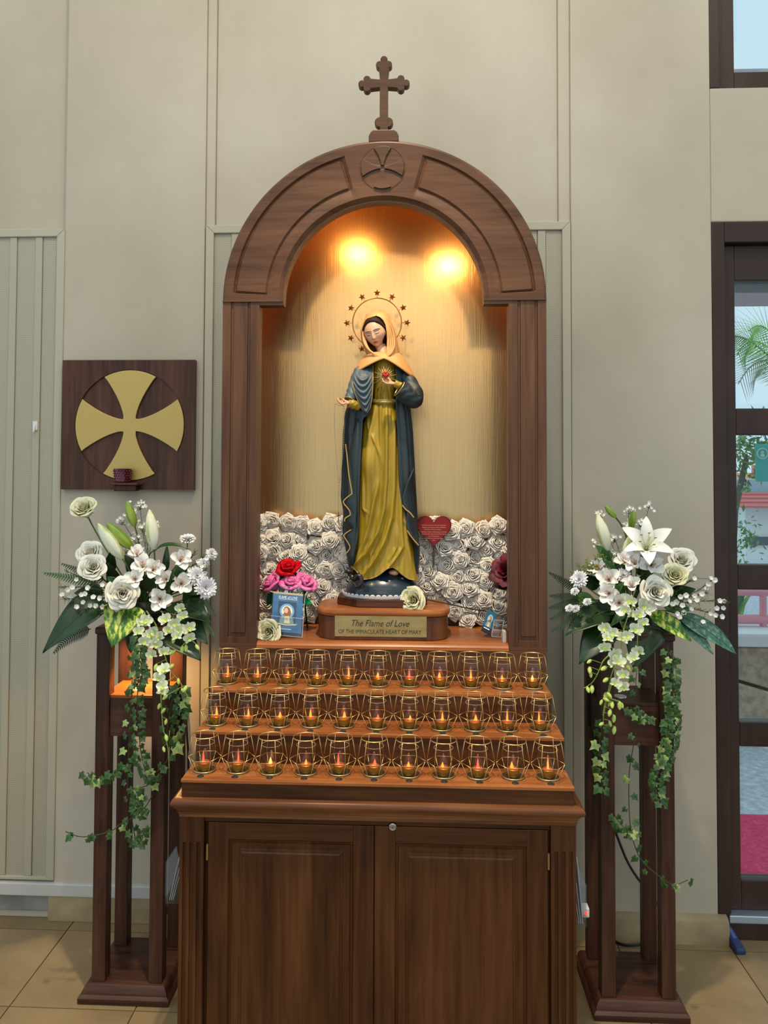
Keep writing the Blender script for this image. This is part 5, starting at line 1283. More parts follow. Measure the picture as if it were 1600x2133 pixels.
# booklet in a clear holder
class Frame4:
    def __init__(s, bl, br, tl): s.o = bl; s.ux = br-bl; s.uy = tl-bl; s.n = s.ux.cross(s.uy).normalized(); s.n = s.n if s.n.y < 0 else -s.n
    def p(s, u, v, d=0): return s.o+s.ux*u+s.uy*v+s.n*d
    def quad(s, mb, u0, u1, v0, v1, d0, d1):
        q = [s.p(u, v, d) for d in (d0, d1) for u, v in ((u0, v0), (u1, v0), (u1, v1), (u0, v1))]
        mb.add(q, [(0, 3, 2, 1), (4, 5, 6, 7), (0, 1, 5, 4), (1, 2, 6, 5), (2, 3, 7, 6), (3, 0, 4, 7)]); return mb
    def poly(s, mb, pts, d): mb.add([s.p(u, v, d) for u, v in pts], [tuple(range(len(pts)))]); return mb
    def M(s, u, v, d):
        x = s.ux.normalized(); y = (s.uy-x*s.uy.dot(x)).normalized(); m = Matrix((x, y, x.cross(y))).transposed().to_4x4(); m.translation = s.p(u, v, d); return m
def ell(cu, cv, ru, rv, n=20, a=0): return [(cu+ru*math.cos(a+2*PI*k/n), cv+rv*math.sin(a+2*PI*k/n)) for k in range(n)]
def prt(name, c): return mat('print_'+name, c, .45)
def madonna_print(F, mb, cu, cv, s, asp):
    """flat print: haloed half figure of a veiled woman; mb slots: 0 blue 1 halo 2 hood 3 face 4 robe 5 mantle 6 gold"""
    def P_(k, pts, d): mb.k = k; F.poly(mb, [(cu+x*s*asp, cv+y*s) for x, y in pts], d)
    P_(0, ell(0, .1, .62, .62, 28), .0003); P_(1, ell(0, .1, .46, .46, 28), .0004)
    P_(5, [(-.62, -.95), (.62, -.95), (.55, -.5), (.28, -.2), (0, -.1), (-.3, -.25), (-.55, -.55)], .0005)
    P_(4, [(-.2, -.95), (.3, -.95), (.22, -.4), (.02, -.22), (-.16, -.4)], .0006)
    P_(2, [(-.34, -.25), (-.1, -.36), (.3, -.3), (.38, -.1), (.26, .3), (.02, .5), (-.2, .42), (-.3, .2), (-.22, -.05)], .0007)
    P_(3, ell(-.07, .14, .165, .23, 18, .2), .0008); P_(3, [(-.2, -.60), (.1, -.72), (.16, -.6), (-.04, -.5)], .0008); P_(6, ell(.04, -.48, .06, .07, 10), .0009)
PRM = [prt('sky', '#6fa3cf'), prt('halo', '#d8dfc9'), prt('hood', '#8a5a3c'), prt('face', '#dcb093'), prt('robe', '#ddd6b0'), prt('mantle', '#7d9aa0'), prt('gold', '#cf9a3c')]
F = Frame4(W(564, 1322, .05), W(627, 1328, .05), W(570, 1231, .10))
bk = thing('booklet', 'blue booklet with a haloed veiled figure on its cover, left of the pedestal', 'booklet', F.p(.5, 0))
F.quad(MB(), 0, 1, .08, .99, -.004, 0).build('cover', noisemat('booklet_blue', ((.3, '#27557f'), (.7, '#3f78a8')), (20, 20, 20), 3, .4), bk, False)
F.quad(MB(), 0, 1, .945, .99, 0, .0004).build('top_band', prt('tan', '#b9a684'), bk, False)
F.quad(MB(), .19, .80, .27, .78, 0, .0002).build('picture_ground', prt('navy', '#2a4160'), bk, False)
mb = MB(); madonna_print(F, mb, .49, .54, .27, 1.45); mb.build('cover_picture', PRM, bk, False)
mb = MB(); F.poly(mb, [(.12, .285), (.2, .25), (.5, .235), (.8, .255), (.86, .29), (.5, .268)], .0009); mb.build('ribbon_print', prt('ribbon', '#d9c795'), bk, False)
Bk = F.ux.length
WHT = mat('print_white', '#f2f4f4', .5)
text('cover_title', 'FLAME of LOVE', Bk*.14, F.M(.5, .87, .0008), WHT, None, .0002, width=Bk*.62)
for nm, bod, sz, v, wd_ in (('cover_title', '', 0, 0, 0),): pass
_t = [o for o in bpy.data.objects if o.name.startswith('cover_title')][-1]; _t.parent = bk; _t.matrix_basis = Matrix.Translation(-bk.location) @ _t.matrix_basis
F.quad(MB(), .19, .82, .825, .830, .0006, .0009).build('title_rule', WHT, bk, False)
F.quad(MB(), .28, .66, .145, .165, .0006, .0009).build('footer_line', prt('pale_blue', '#b9cbdc'), bk, False)
hd = thing('acrylic_stand', 'clear acrylic stand holding the blue booklet', 'display stand', F.p(.5, 0))
m = MB(); F.quad(m, -.04, 1.05, .0, 1.0, -.010, -.008); F.quad(m, .18, 1.0, 1.0, 1.15, -.010, -.008); F.quad(m, -.04, 1.05, .0, .42, .004, .006); F.quad(m, -.04, 1.05, -.02, .0, -.01, .006); m.build('folded_sheet', ACRYL, hd, False)
m = MB()
for a_, b_ in (((-.04, .42, .005), (1.05, .42, .005)), ((-.04, 0, .005), (1.05, 0, .005)), ((1.05, 0, .005), (1.05, .42, .005)), ((.18, 1.15, -.009), (1.0, 1.15, -.009)), ((1.05, .42, .005), (1.06, 1.0, -.009))): m.tube([F.p(*a_), F.p(*b_)], .0006, 5)
m.build('polished_edges', mat('acrylic_edge', '#cfd6d8', .15, 0, 1), hd)

# prayer card at right
F2 = Frame4(W(1002, 1313, .10), W(1020, 1322, .10), W(1018, 1269, .14))
pc_ = thing('prayer_card', 'small leaning prayer card with a haloed figure at the right of the niche', 'card', F2.p(.5, 0))
F2.quad(MB(), 0, 1.05, 0, 1, -.003, 0).build('card', prt('card_teal', '#22607c'), pc_, False)
mb = MB(); madonna_print(F2, mb, .5, .60, .34, 1.45); mb.build('card_picture', PRM, pc_, False)
F2.quad(MB(), 0, 1.05, 0, .24, 0, .0010).build('card_foot', prt('card_dark', '#16202e'), pc_, False)
F2.quad(MB(), .15, .8, .16, .20, .001, .0013).build('card_line', WHT, pc_, False)
F3 = Frame4(W(1024, 1325, .09), W(1044, 1327, .09), W(1030, 1291, .11))
as2 = thing('acrylic_stand', 'small empty clear acrylic stand right of the prayer card', 'display stand', F3.p(.5, 0))
m = MB(); F3.quad(m, 0, 1, 0, 1, -.002, 0); F3.quad(m, 0, 1, -.02, .05, -.03, .0); F3.quad(m, 0, 1, 0, .35, .012, .014); m.build('folded_sheet', ACRYL, as2, False)
m = MB()
for a_, b_ in (((0, 0, 0), (1, 0, 0)), ((0, 0, 0), (0, 1, 0)), ((1, 0, 0), (1, 1, 0)), ((0, 1, 0), (1, 1, 0)), ((0, .35, .013), (1, .35, .013))): m.tube([F3.p(*a_), F3.p(*b_)], .0006, 5)
m.build('polished_edges', MATS['acrylic_edge'], as2)
tg = W(1050.5, 1324, .045)
tag(MB().box(tg.x-.006, tg.x+.004, .030, .06, ZN, ZN+.034).build('paper_tag', mat('grey_paper', '#b9b3ad', .7), smooth=False, bevel=.001), 'small blank white tag standing against the right jamb of the niche', 'tag')

# heart plaque
hc = W(904, 1108, .235); hw_ = 36.5/FPX*(2.538); hh_ = 33/FPX*2.538
ht = thing('heart_plaque', 'red heart-shaped plaque with a white printed prayer right of the statue', 'plaque', hc)
def heartp(s):
    o = []
    for k in range(48):
        t_ = 2*PI*k/48; x = 16*math.sin(t_)**3/16; z = (13*math.cos(t_)-5*math.cos(2*t_)-2*math.cos(3*t_)-math.cos(4*t_)+2.5)/14.5
        o.append((hc.x-x*hw_*s, hc.z+z*hh_*s))
    return o
MB().prism(heartp(1.0), hc.y, hc.y+.012).build('rim', mat('heart_dark_red', '#5e1012', .4, 0, .3), ht, smooth=False, bevel=.003)
MB().prism(heartp(.93), hc.y-.003, hc.y+.002).build('face', mat('heart_red', '#8c1a18', .4, 0, .3), ht, smooth=False, bevel=.0015)
for k, (ln, wd_) in enumerate((('Hail Mary, full of grace, the Lord is with thee,', 1.36), ('blessed art thou among women and blessed', 1.32), ('is the fruit of thy womb, Jesus.', .95), ('Holy Mary, Mother of God, pray for us sinners,', 1.46), ('spread the effect of grace of thy Flame of Love', 1.40), ('over all of humanity,', .62), ('now and at the hour of our death.', 1.0), ('Amen.', .18))):
    z = hc.z+hh_*(.42-k*.13-(.03 if k > 2 else 0)); M = Matrix.Translation(Vector((hc.x-(.08*hw_ if k in (2,) else 0), hc.y-.0034, z))-ht.location) @ FACE
    text('prayer_line', ln, hh_*.085, M, mat('print_pink', '#e3b9a9', .5), ht, 0, width=hw_*wd_)
MB().tube([(hc.x, hc.y+.01, hc.z-hh_*.5), (hc.x, .29, ZN+.15)], .003, 6).build('pin', mat('grey_metal', '#7d8486', .4, .7), ht)

# single roses lying in the niche
def lone_rose(label, px, py, Y, diam, d_, me, seed, z=None, stem_pts=None, m=None):
    p = W(px, py, Y); t = thing('rose', label, 'rose', p, None); s_ = diam/2/FPX*(Y+CD)/.028
    b = place('bloom', me, t, aim((0, 0, 0), d_, seed, s_) @ Matrix.Translation((0, 0, -.018))); place('sepals', SEPAL, b)
    if stem_pts: MB().tube(smooth_path(stem_pts, 6), .0022, 7).build('stem', m or STEMD, t)
    return t
RF = rose_mesh('rose_bloom', P_CREAM, .028, .030, ((.12, 2), (.24, 3), (.38, 4), (.54, 5), (.72, 5), (.88, 5), (1.0, 5)), seed=77, open_=.75, curl=.28, up=.55, drop=.14, sharp=.05, wav=.05)
lone_rose('open cream rose lying in the left front corner of the niche', 556, 1316, .028, 50, (-.12, -1, .1), RF, .4)
p = W(858, 1250, .04)
lone_rose('cut cream rose lying on the pedestal at the statue\'s feet', 858, 1249, .055, 48, (-.35, -1, .22), RF, 2.0, None, [W(880, 1247, .075), W(905, 1252, .09), W(935, 1258, .10), W(970, 1266, .12), W(1003, 1272, .14)], mat('rose_stem_dark', '#28331a', .5))
DR = rose_mesh('rose_bloom', noisemat('burgundy_velvet', ((.3, '#3a0612'), (.6, '#6d0c24'), (.8, '#8f1633')), (30, 30, 30), 3, .6), .028, .036, seed=31, open_=.3, curl=.4)
t = lone_rose('dark red velvet rose half hidden by the right jamb of the niche', 1056, 1190, .17, 60, (-.5, -.7, .5), DR, 1.0, None, [W(1056, 1215, .19), W(1058, 1260, .2), W(1056, 1300, .2)])
for (lx, ly, tx, ty) in ((1058, 1215, 1026, 1222), (1058, 1220, 1036, 1205)):
    p0 = W(lx, ly, .18); p1 = W(tx, ty, .16); dd = p1-p0; n_ = towards(p0).normalized(); z = dd.normalized(); n_ = (n_-z*n_.dot(z)).normalized(); M = Matrix((-n_, n_.cross(z)*-1, z)).transposed().to_4x4(); M.translation = p0
    vs, fs = strip(dd.length, pw(dd.length*.33, .6), -.3, .3, .2, 7, 4); MB().add([M @ Vector(v) for v in vs], fs).build('leaf', mat('blackish_leaf', '#12140e', .5), t, 'all', solid=.001)

# pedestal with a brass name plate
pd = thing('pedestal', 'low rounded teak pedestal with an engraved brass plate under the statue', 'pedestal', (0, .14, ZN))
def ped_outline(off, n=8):
    hw, yf, yb_, r = .203+off, .040-off, .245+off, .062+off; o = []
    for cx_, cy_, a0 in ((hw-r, yf+r, -PI/2), (hw-r, yb_-r, 0), (-hw+r, yb_-r, PI/2), (-hw+r, yf+r, PI)):
        for k in range(n+1): a_ = a0+PI/2*k/n; o.append((cx_+r*math.cos(a_), cy_+r*math.sin(a_)))
    return o
m = MB(); prof = [(-.004, 0), (0, .002), (0, .070), (-.002, .0715), (.003, .0735), (.0065, .079), (.007, .085), (.004, .0915), (-.002, .0945), (-.012, .0955), (-.0145, .0945), (-.016, .0955), (-.05, .096)]
for o_, z in prof: m.v += [Vector((x, y, ZN+z)) for x, y in ped_outline(o_)]
n = len(ped_outline(0))
for i in range(len(prof)-1):
    for k in range(n): m.f.append((i*n+k, i*n+(k+1) % n, (i+1)*n+(k+1) % n, (i+1)*n+k)); m.m.append(0 if i < 4 else 1)
m.f.append(tuple((len(prof)-1)*n+k for k in range(n))); m.m.append(1)
m.build('plinth', [wood('pedestal_teak', 'z', '#4a2716', '#65391f', '#7d4c2c'), T_X], pd, smooth=30)
pa = W(697.5, 1282, .0385); pb = W(889, 1328, .0385)
pl_ = MB().box(pa.x, pb.x, .0365, .0405, pb.z, pa.z).build('name_plate', noisemat('plate_brass', ((.3, '#a58a55'), (.7, '#c0a671')), (18, 4, 40), 5, .38, .75), pd, False, .0012)
INK = mat('engraved_black', '#2a1d10', .6)
cxp = (pa.x+pb.x)/2-.003; hz = pa.z-pb.z
text('engraved_line', 'The Flame of Love', hz*.44, Matrix.Translation(Vector((cxp, .0362, pb.z+hz*.64))-pd.location) @ FACE, INK, None, .0003, shear=.32, width=(pb.x-pa.x)*.625)
text('engraved_line', 'OF THE IMMACULATE HEART OF MARY', hz*.27, Matrix.Translation(Vector((cxp, .0362, pb.z+hz*.24))-pd.location) @ FACE, INK, None, .0003, shear=.06, width=(pb.x-pa.x)*.90)
for o in [o for o in bpy.data.objects if o.name.startswith('engraved_line')]: o.parent = pl_
# ================================================================== statue
YS = .15; ZP = ZN+.096
st = thing('statue', 'painted statue of a veiled woman in a blue mantle holding a red heart, twelve-star halo', 'statue', (-.005, YS, ZP))
def S(px, py, dy=0): return W(px, py, YS+dy)
ROBE = noisemat('robe_ochre', ((.3, '#93781a'), (.6, '#a88a22'), (.8, '#b99b30')), (12, 12, 4), 4, .42)
MANT = noisemat('mantle_blue', ((.3, '#1c272b'), (.6, '#27353a'), (.8, '#34444a')), (12, 12, 4), 4, .52)
SLEE = noisemat('sleeve_blue_grey', ((.3, '#3f4d54'), (.6, '#4f5f67'), (.8, '#62737b')), (12, 12, 4), 4, .52)
VEIL = noisemat('veil_cream', ((.3, '#cb9254'), (.6, '#d69f63'), (.8, '#dfb07a')), (10, 10, 6), 4, .45)
SKIN = mat('painted_skin', '#dba883', .42); LIP = mat('painted_lip', '#a8574a', .4); BROW = mat('painted_brow', '#4f3222', .5); HAIR = mat('painted_hair', '#2a1a13', .7, 0, .2); LASH = mat('painted_lash', '#3a241a', .5)
INLIN = mat('mantle_lining', '#a8703e', .5)
ridges = [  # ridge lines of the skirt folds in the photo: points, width px, height m
 ([(804, 860), (804, 1000), (800, 1060), (788, 1110), (764, 1154), (736, 1182)], 5.5, .0085), ([(820, 870), (818, 1020), (814, 1080), (800, 1130), (780, 1170), (758, 1200)], 5, .0075),
 ([(786, 1010), (776, 1070), (764, 1120), (744, 1165)], 4.5, .006), ([(830, 900), (834, 1080), (837, 1140), (820, 1168), (796, 1198)], 4.5, .006), ([(842, 1040), (848, 1140), (860, 1210)], 4.5, .006),
 ([(792, 850), (794, 900), (796, 960)], 3.5, .004), ([(780, 850), (776, 880), (772, 905)], 4, .0045), ([(812, 850), (812, 960), (808, 1050), (796, 1105), (774, 1155)], 3, .004),
 ([(826, 1100), (826, 1140), (812, 1165)], 3, .004), ([(758, 1000), (757, 1060), (763, 1068), (770, 1067)], 2.2, .004), ([(770, 1090), (756, 1140), (744, 1172)], 3.5, .005), ([(850, 1120), (856, 1170), (868, 1210)], 3, .004),
 ([(765, 860), (768, 890), (784, 925), (792, 950)], 3, .004)]
_rt = [([(y, x) for x, y in p], w_, h_, p[0][1], p[-1][1]) for p, w_, h_ in ridges]
def skirt_fold(px, py):
    d_ = 0
    for tab, w_, h_, ya, yb_ in _rt:
        if ya-25 < py < yb_+25:
            k = sstep(ya-20, ya+25, py)*(1 if py < yb_ else max(0, 1-(py-yb_)/25)); d_ = max(d_, h_*k*math.exp(-((px-interp(tab, py))/w_)**2))
    d_ = d_*2.5+.020*math.exp(-((px-770)/15)**2-((py-962)/44)**2)+.0014*math.sin(px*.55+py*.02)
    return d_
TAB = lambda *a: list(a)
rL = [(835, 778), (860, 765), (880, 757), (950, 749), (1000, 747), (1050, 745), (1100, 743), (1150, 738), (1210, 730)]
rR = [(835, 821), (860, 826), (900, 832), (1000, 838), (1060, 848), (1130, 862), (1210, 871)]
rB = [(835, .032), (900, .042), (970, .050), (1100, .056), (1210, .064)]
hem = [(725, 1176), (733, 1182), (745, 1196), (757, 1207), (775, 1204), (790, 1197), (806, 1184), (818, 1181), (828, 1186), (838, 1196), (852, 1206), (870, 1210)]
def skirt(u, v):
    th = u*2*PI; q = math.cos(th); s_ = math.sin(th)
    xa = lerp(728, 872, (q+1)/2); yb_ = interp(hem, xa) if s_ > 0 else 1200
    py = lerp(834, yb_, v); c = (interp(rL, py)+interp(rR, py))/2; a = (interp(rR, py)-interp(rL, py))/2; b = interp(rB, py)
    px = c+a*q; f_ = skirt_fold(px, py)*max(0, s_)**.4 if s_ > 0 else .002*math.sin(th*14)
    return S(px+q*f_*400, py, -s_*(b+f_)-.004)
MB().grid(skirt, 220, 110, cu=True).build('robe_skirt', ROBE, st, 'all')
MB().tube([skirt(u/120, 1)+Vector((0, -.0006, -.0004)) for u in range(120)], .0016, 6, closed=True).build('hem_trim', GOLD_TRIM, st)
tL = [(735, 790), (750, 780), (790, 773), (836, 778)]; tR = [(735, 812), (750, 822), (790, 828), (836, 821)]
def torso(u, v):
    th = u*2*PI; q, s_ = math.cos(th), math.sin(th); py = lerp(738, 836, v); c = (interp(tL, py)+interp(tR, py))/2; a = (interp(tR, py)-interp(tL, py))/2; px = c+a*q
    f_ = .0022*math.sin(px*.9+(py-800)*.10*(1 if px < 800 else -1))*sstep(740, 790, py)
    return S(px, py, -s_*(lerp(.034, .046, math.sin(v*PI))*1+f_)-.004)
MB().grid(torso, 80, 30, cu=True).build('robe_bodice', ROBE, st, 'all')
def belt(u, v):
    th = u*2*PI; q, s_ = math.cos(th), math.sin(th); py = lerp(831, 842, v); return S(800+25*q+q*(1.5*math.sin(v*PI)), py, -s_*(.039+.003*math.sin(v*PI)+.001*math.cos(v*3*PI))-.004)
MB().grid(belt, 60, 8, cu=True).build('sash', GOLD_TRIM if 0 else mat('sash_gold', '#a8924a', .4, .2), st, 'all')
# mantle
oL = [(765, 747), (800, 740), (830, 732), (860, 722), (900, 718), (960, 716), (1030, 714), (1060, 716), (1100, 718), (1150, 722), (1195, 733)]
oR = [(765, 846), (800, 850), (850, 853), (900, 858), (1000, 863), (1050, 866), (1100, 868), (1150, 872), (1195, 869)]
pL = [(765, 776), (860, 772), (872, 757), (950, 752), (1050, 748), (1100, 746), (1150, 741), (1185, 736), (1195, 735)]
pR = [(765, 824), (850, 825), (900, 828), (1000, 832), (1050, 838), (1070, 845), (1130, 859), (1150, 865), (1195, 867)]
mB_ = [(765, .055), (860, .060), (1000, .066), (1195, .074)]
def mant(u, v):
    py = lerp(765, 1195, v); c = (interp(oL, py)+interp(oR, py))/2; a = (interp(oR, py)-interp(oL, py))/2; b = interp(mB_, py)
    t1 = math.acos(max(-.97, (interp(pL, py)-c)/a)); t2 = 2*PI+math.acos(min(.97, (interp(pR, py)-c)/a)); th = lerp(t1, t2, u)
    q, s_ = math.cos(th), math.sin(th); f_ = (.0035*math.sin(th*13+py*.006)+.002*math.sin(th*23+1+py*.012))*sstep(780, 880, py)
    f_ += .004*math.sin(py*.075)*max(0, math.cos(th-PI*1.02))**6*sstep(1000, 1060, py)
    return S(c+a*q+q*f_*500, py, -s_*(b+f_)+.0)
MB().grid(mant, 170, 110).build('mantle', MANT, st, 'all', solid=.0035)
def edge(u): return [mant(u, v/40)+Vector((0, -.003, 0)) for v in range(41)]
def trim(pts, r=.0017, name='gold_trim', m=None):
    P = smooth_path(pts, 5); R_ = [r*(.15+.85*min(1, i/5, (len(P)-1-i)/5)) for i in range(len(P))] if name == 'veil_neck_fold' else r
    MB().tube(P, R_, 8).build(name, m or GOLD_TRIM, st)
trim([S(x, y, -.045) for x, y in ((720, 925), (723, 950), (727, 990), (733, 1026), (731, 1030), (718, 1041), (716, 1048), (727, 1062), (730, 1071), (728, 1074), (719, 1080), (718, 1086))], .0020)
trim([S(x, y, -.046) for x, y in ((734, 1102), (726, 1107), (718, 1113), (717, 1118), (726, 1132), (729, 1142), (722, 1152))], .0018)
trim([S(x, y, -.064) for x, y in ((838, 1052), (845, 1061), (854, 1068), (862, 1078))], .0021)
trim([S(x, y, -.060) for x, y in ((848, 1105), (856, 1117), (864, 1127), (872, 1136))], .0020)
# falling fold of the mantle edge at right, and the turned-back cascade at left
def casc(pts_in, pts_out, d0, d1, mm, nm):
    n_ = len(pts_in)
    MB().grid(lambda u, v: S(lerp(pts_in[round(v*(n_-1))][0], pts_out[round(v*(n_-1))][0], u), lerp(pts_in[round(v*(n_-1))][1], pts_out[round(v*(n_-1))][1], u), lerp(d0, d1, u)-.006*math.sin(u*PI)), 6, n_-1).build(nm, mm, st, 'all', solid=.003)
casc([(862, 975), (848, 1005), (838, 1034), (840, 1052), (848, 1066), (846, 1080), (848, 1104), (858, 1122), (868, 1138)], [(862, 985), (864, 1010), (865, 1034), (866, 1052), (867, 1078), (868, 1090), (870, 1104), (872, 1126), (874, 1140)], -.056, -.020, MANT, 'mantle_fold')
casc([(740, 880), (724, 940), (728, 995), (733, 1027), (717, 1042), (716, 1050), (729, 1066), (730, 1072), (718, 1083), (724, 1100), (733, 1102), (718, 1113), (718, 1120), (729, 1140), (722, 1153), (726, 1172)], [(746, 870), (746, 950), (746, 995), (745, 1027), (744, 1042), (744, 1050), (743, 1066), (743, 1072), (742, 1083), (742, 1100), (741, 1102), (741, 1113), (740, 1120), (740, 1140), (738, 1153), (736, 1180)], -.034, -.052, MANT, 'mantle_fold')
# arms and sleeves
def sleeve(path, rad, m, name, folds, fh, sq=.85, trimend=False):
    P = smooth_path([S(*p) for p in path], 8); R_ = [interp([(i/(len(rad)-1), r) for i, r in enumerate(rad)], k/(len(P)-1)) for k in range(len(P))]
    b = MB(); b.tube(P, R_, 40, caps=True); n_ = 40
    for i in range(len(P)):
        for j in range(n_):
            v = b.v[i*n_+j]; d_ = (v-P[i]); a_ = math.atan2(d_.z, d_.x); f_ = 1+fh*math.sin(i*folds+a_*2.0+1.2*math.sin(a_*3)); b.v[i*n_+j] = P[i]+d_*f_
    ring_ = [b.v[(len(P)-1)*n_+j].copy() for j in range(n_)]
    b.build(name, m, st, 'all')
    if trimend: MB().tube(ring_, .0015, 6, closed=True).build('gold_trim', GOLD_TRIM, st)
    return P
sleeve([(842, 782, -.02), (854, 798, -.03), (863, 820, -.045), (863, 834, -.055), (850, 826, -.072), (840, 816, -.082), (832, 810, -.086)], [.018, .024, .028, .027, .027, .026, .025], MANT, 'left_sleeve', .8, .045, trimend=True)
sleeve([(834, 804, -.087), (822, 799, -.091)], [.0125, .0105], ROBE, 'left_cuff', .9, .04)
sleeve([(750, 772, -.015), (742, 795, -.03), (735, 818, -.05), (728, 833, -.062)], [.018, .021, .020, .016], SLEE, 'right_upper_sleeve', 1.3, .05, trimend=True)
sleeve([(748, 846, -.055), (738, 843, -.065), (726, 840, -.074)], [.015, .015, .0125], ROBE, 'right_cuff', 1.1, .06)
sL = [(752, 752), (766, 744), (780, 737), (800, 735), (815, 738), (830, 744), (845, 750), (855, 757), (860, 763)]; sR = [(752, 778), (766, 777), (800, 777), (830, 775), (850, 771), (860, 765)]
def drape(u, v):
    py = lerp(763, 860, v); x = lerp(interp(sL, py), interp(sR, py), u)
    k = (v*1.0+1.1*(u-.48)**2)*15*PI; f_ = .0042*math.sin(k)*sstep(.10, .3, v)*math.sin(min(1, max(0, u))*PI)**.6+.0015*math.sin(u*22)*(1-sstep(.1, .45, v))
    return S(x, py, -.036-.030*sstep(0, .3, v)-.018*math.sin(u*PI)*sstep(0, .2, v)-.006*math.sin(v*PI)-f_)
MB().grid(drape, 40, 90).build('right_sleeve_drape', SLEE, st, 'all', solid=.003)
trim([drape(1, v/24)+Vector((0, -.003, 0)) for v in range(25)], .0018); trim([drape(0, v/24)+Vector((0, -.003, 0)) for v in range(8, 25)], .0016)
# veil: cape and hood
VL = lambda c_: 746+(34 if c_ < 0 else 45)*abs(c_)**1.25
def cape(u, v):
    th = u*2*PI; q, s_ = math.cos(th), math.sin(th); low = VL(q) if s_ > 0 else 790
    a = lerp(27, 66, v**.85); py = lerp(734, low, v**(1.25 if abs(q) > .3 else 1)); c = lerp(799, 800, v)
    f_ = .0022*math.sin(q*9+2)*math.sin(v*PI)
    return S(c+a*q, py, -s_*(lerp(.036, .074, v**.6)+f_)+.002)
MB().grid(cape, 96, 24, cu=True).build('veil_cape', VEIL, st, 'all', solid=.004)
trim([cape(u/80, 1)+Vector((0, -.001, -.001)) for u in range(0, 41)], .0013, 'veil_edge', mat('veil_edge', '#c98d4e', .4, .2))
hL = [(648, 786), (651, 776), (656, 768), (664, 761), (675, 756), (690, 752), (705, 753), (720, 757), (735, 763), (747, 770)]
hR = [(648, 794), (651, 801), (656, 806), (664, 811), (675, 816), (690, 821), (705, 825), (720, 828), (735, 830), (747, 828)]
fL = [(658, 784), (661, 773), (667, 765), (676, 759), (690, 757), (705, 758), (720, 763), (732, 773), (742, 792), (747, 800)]
fR = [(658, 785), (661, 792), (667, 798), (676, 803), (690, 806), (705, 807), (720, 806), (732, 804), (742, 803), (747, 802)]
hB = [(648, .008), (651, .026), (656, .036), (664, .045), (690, .056), (720, .056), (747, .052)]
def hood(u, v):
    py = lerp(648, 747, v**.9); l, r = interp(hL, py), interp(hR, py); c, a = (l+r)/2, (r-l)/2; b = interp(hB, py)
    t1 = math.acos(max(-.985, min(.985, (interp(fL, py)-c)/a))); t2 = 2*PI+math.acos(max(-.985, min(.985, (interp(fR, py)-c)/a)))
    if py < 658: k_ = math.acos(max(-.985, min(.985, (784-c)/a))); t1, t2 = k_, 2*PI+k_
    th = lerp(t1, t2, u); q, s_ = math.cos(th), math.sin(th)
    f_ = .0022*math.sin(th*9+py*.03)*sstep(660, 690, py)*(1 if q > 0 else .4)
    return S(c+a*q+q*f_*400, py, -s_*(b+f_)+.004)
MB().grid(hood, 110, 64).build('veil_hood', VEIL, st, 'all', solid=.003)
for k in range(4):
    trim([S(754.5+k*2.5, 690+k*6, -.026-.004*k), S(758+k*3, 712+k*4, -.037-.002*k), S(768+k*3, 728+k*3, -.049), S(784, 739+k*1.6, -.057), S(800, 744, -.060)], .0032-.0003*k, 'veil_neck_fold', VEIL)
for k in range(4):
    trim([S(813-k*2, 672+k*5, -.030-.004*k), S(820.5-k*3.6, 700+k*3, -.036-.003*k), S(821-k*4, 722, -.047), S(814-k*2.2, 737, -.056), S(804, 744, -.060)], .0030, 'veil_neck_fold', VEIL)
MB().ball(S(803, 744, -.064), (.006, .004, .005), 12, 8).build('veil_knot', VEIL, st)
# head
HR = .0490; hc_ = S(783.5, 693, -.010)
RM = Matrix.Translation(hc_) @ Matrix.Rotation(math.radians(-13), 4, 'Y') @ Matrix.Rotation(math.radians(-17), 4, 'Z') @ Matrix.Rotation(math.radians(12), 4, 'X')
G = lambda a, b: math.exp(-(a*a+b*b))
def facep(u, v):
    ph = math.radians(lerp(-118, 118, u)); e = math.radians(lerp(-84, 84, v)); z = math.sin(e); x = .80*math.sin(ph)*math.cos(e); y = -.86*math.cos(ph)*math.cos(e)
    if z < -.1: x *= 1-.36*((-.1-z)/.9)**1.25
    X_ = abs(x); d_ = 0
    if y < 0:
        nz = interp([(-.42, 0), (-.37, .05), (-.32, .17), (-.24, .165), (-.1, .11), (.1, .05), (.3, .02), (.45, 0)], z); d_ += nz*math.exp(-(x/(.075+.04*max(0, -z)))**2)
        d_ += .055*G((X_-.10)/.055, (z+.29)/.065)-.085*G((X_-.29)/.17, (z-.05)/.13)+.060*G((X_-.29)/.125, (z-.02)/.075)+.03*G((X_-.28)/.2, (z-.22)/.06)
        d_ += .055*G(x/.17, (z+.52)/.05)+.055*G(x/.14, (z+.61)/.05)-.03*G(x/.2, (z+.565)/.02)-.03*G(x/.2, (z+.70)/.05)+.07*G(x/.2, (z+.86)/.12)+.035*G((X_-.42)/.22, (z+.22)/.25)
    return (x, y-d_, z)
nu, nv = 220, 220; b = MB(); b.grid(facep, nu, nv)
for i, f in enumerate(b.f):
    c = sum((b.v[k] for k in f), Vector())/4; X_ = abs(c.x); k = 0
    if c.y < -.2:
        if (c.x/.165)**2+((c.z+.565)/(.085-.03*X_/.165))**2 < 1: k = 1
    if c.z > .80-.35*X_*X_: k = 4
    b.m[i] = k
b.xf(RM @ Matrix.Scale(HR, 4)).build('face', [SKIN, LIP, BROW, LASH, HAIR], st, 'all')
def on_face(x, z):
    e = math.asin(z); jw = 1-.36*((-.1-z)/.9)**1.25 if z < -.1 else 1; ph = math.asin(max(-1, min(1, x/(.80*math.cos(e)*jw))))
    p_ = Vector(facep((math.degrees(ph)+118)/236, (math.degrees(e)+84)/168)); return RM @ ((p_+Vector((0, -.008, 0)))*HR)
bw = MB(); ls_ = MB()
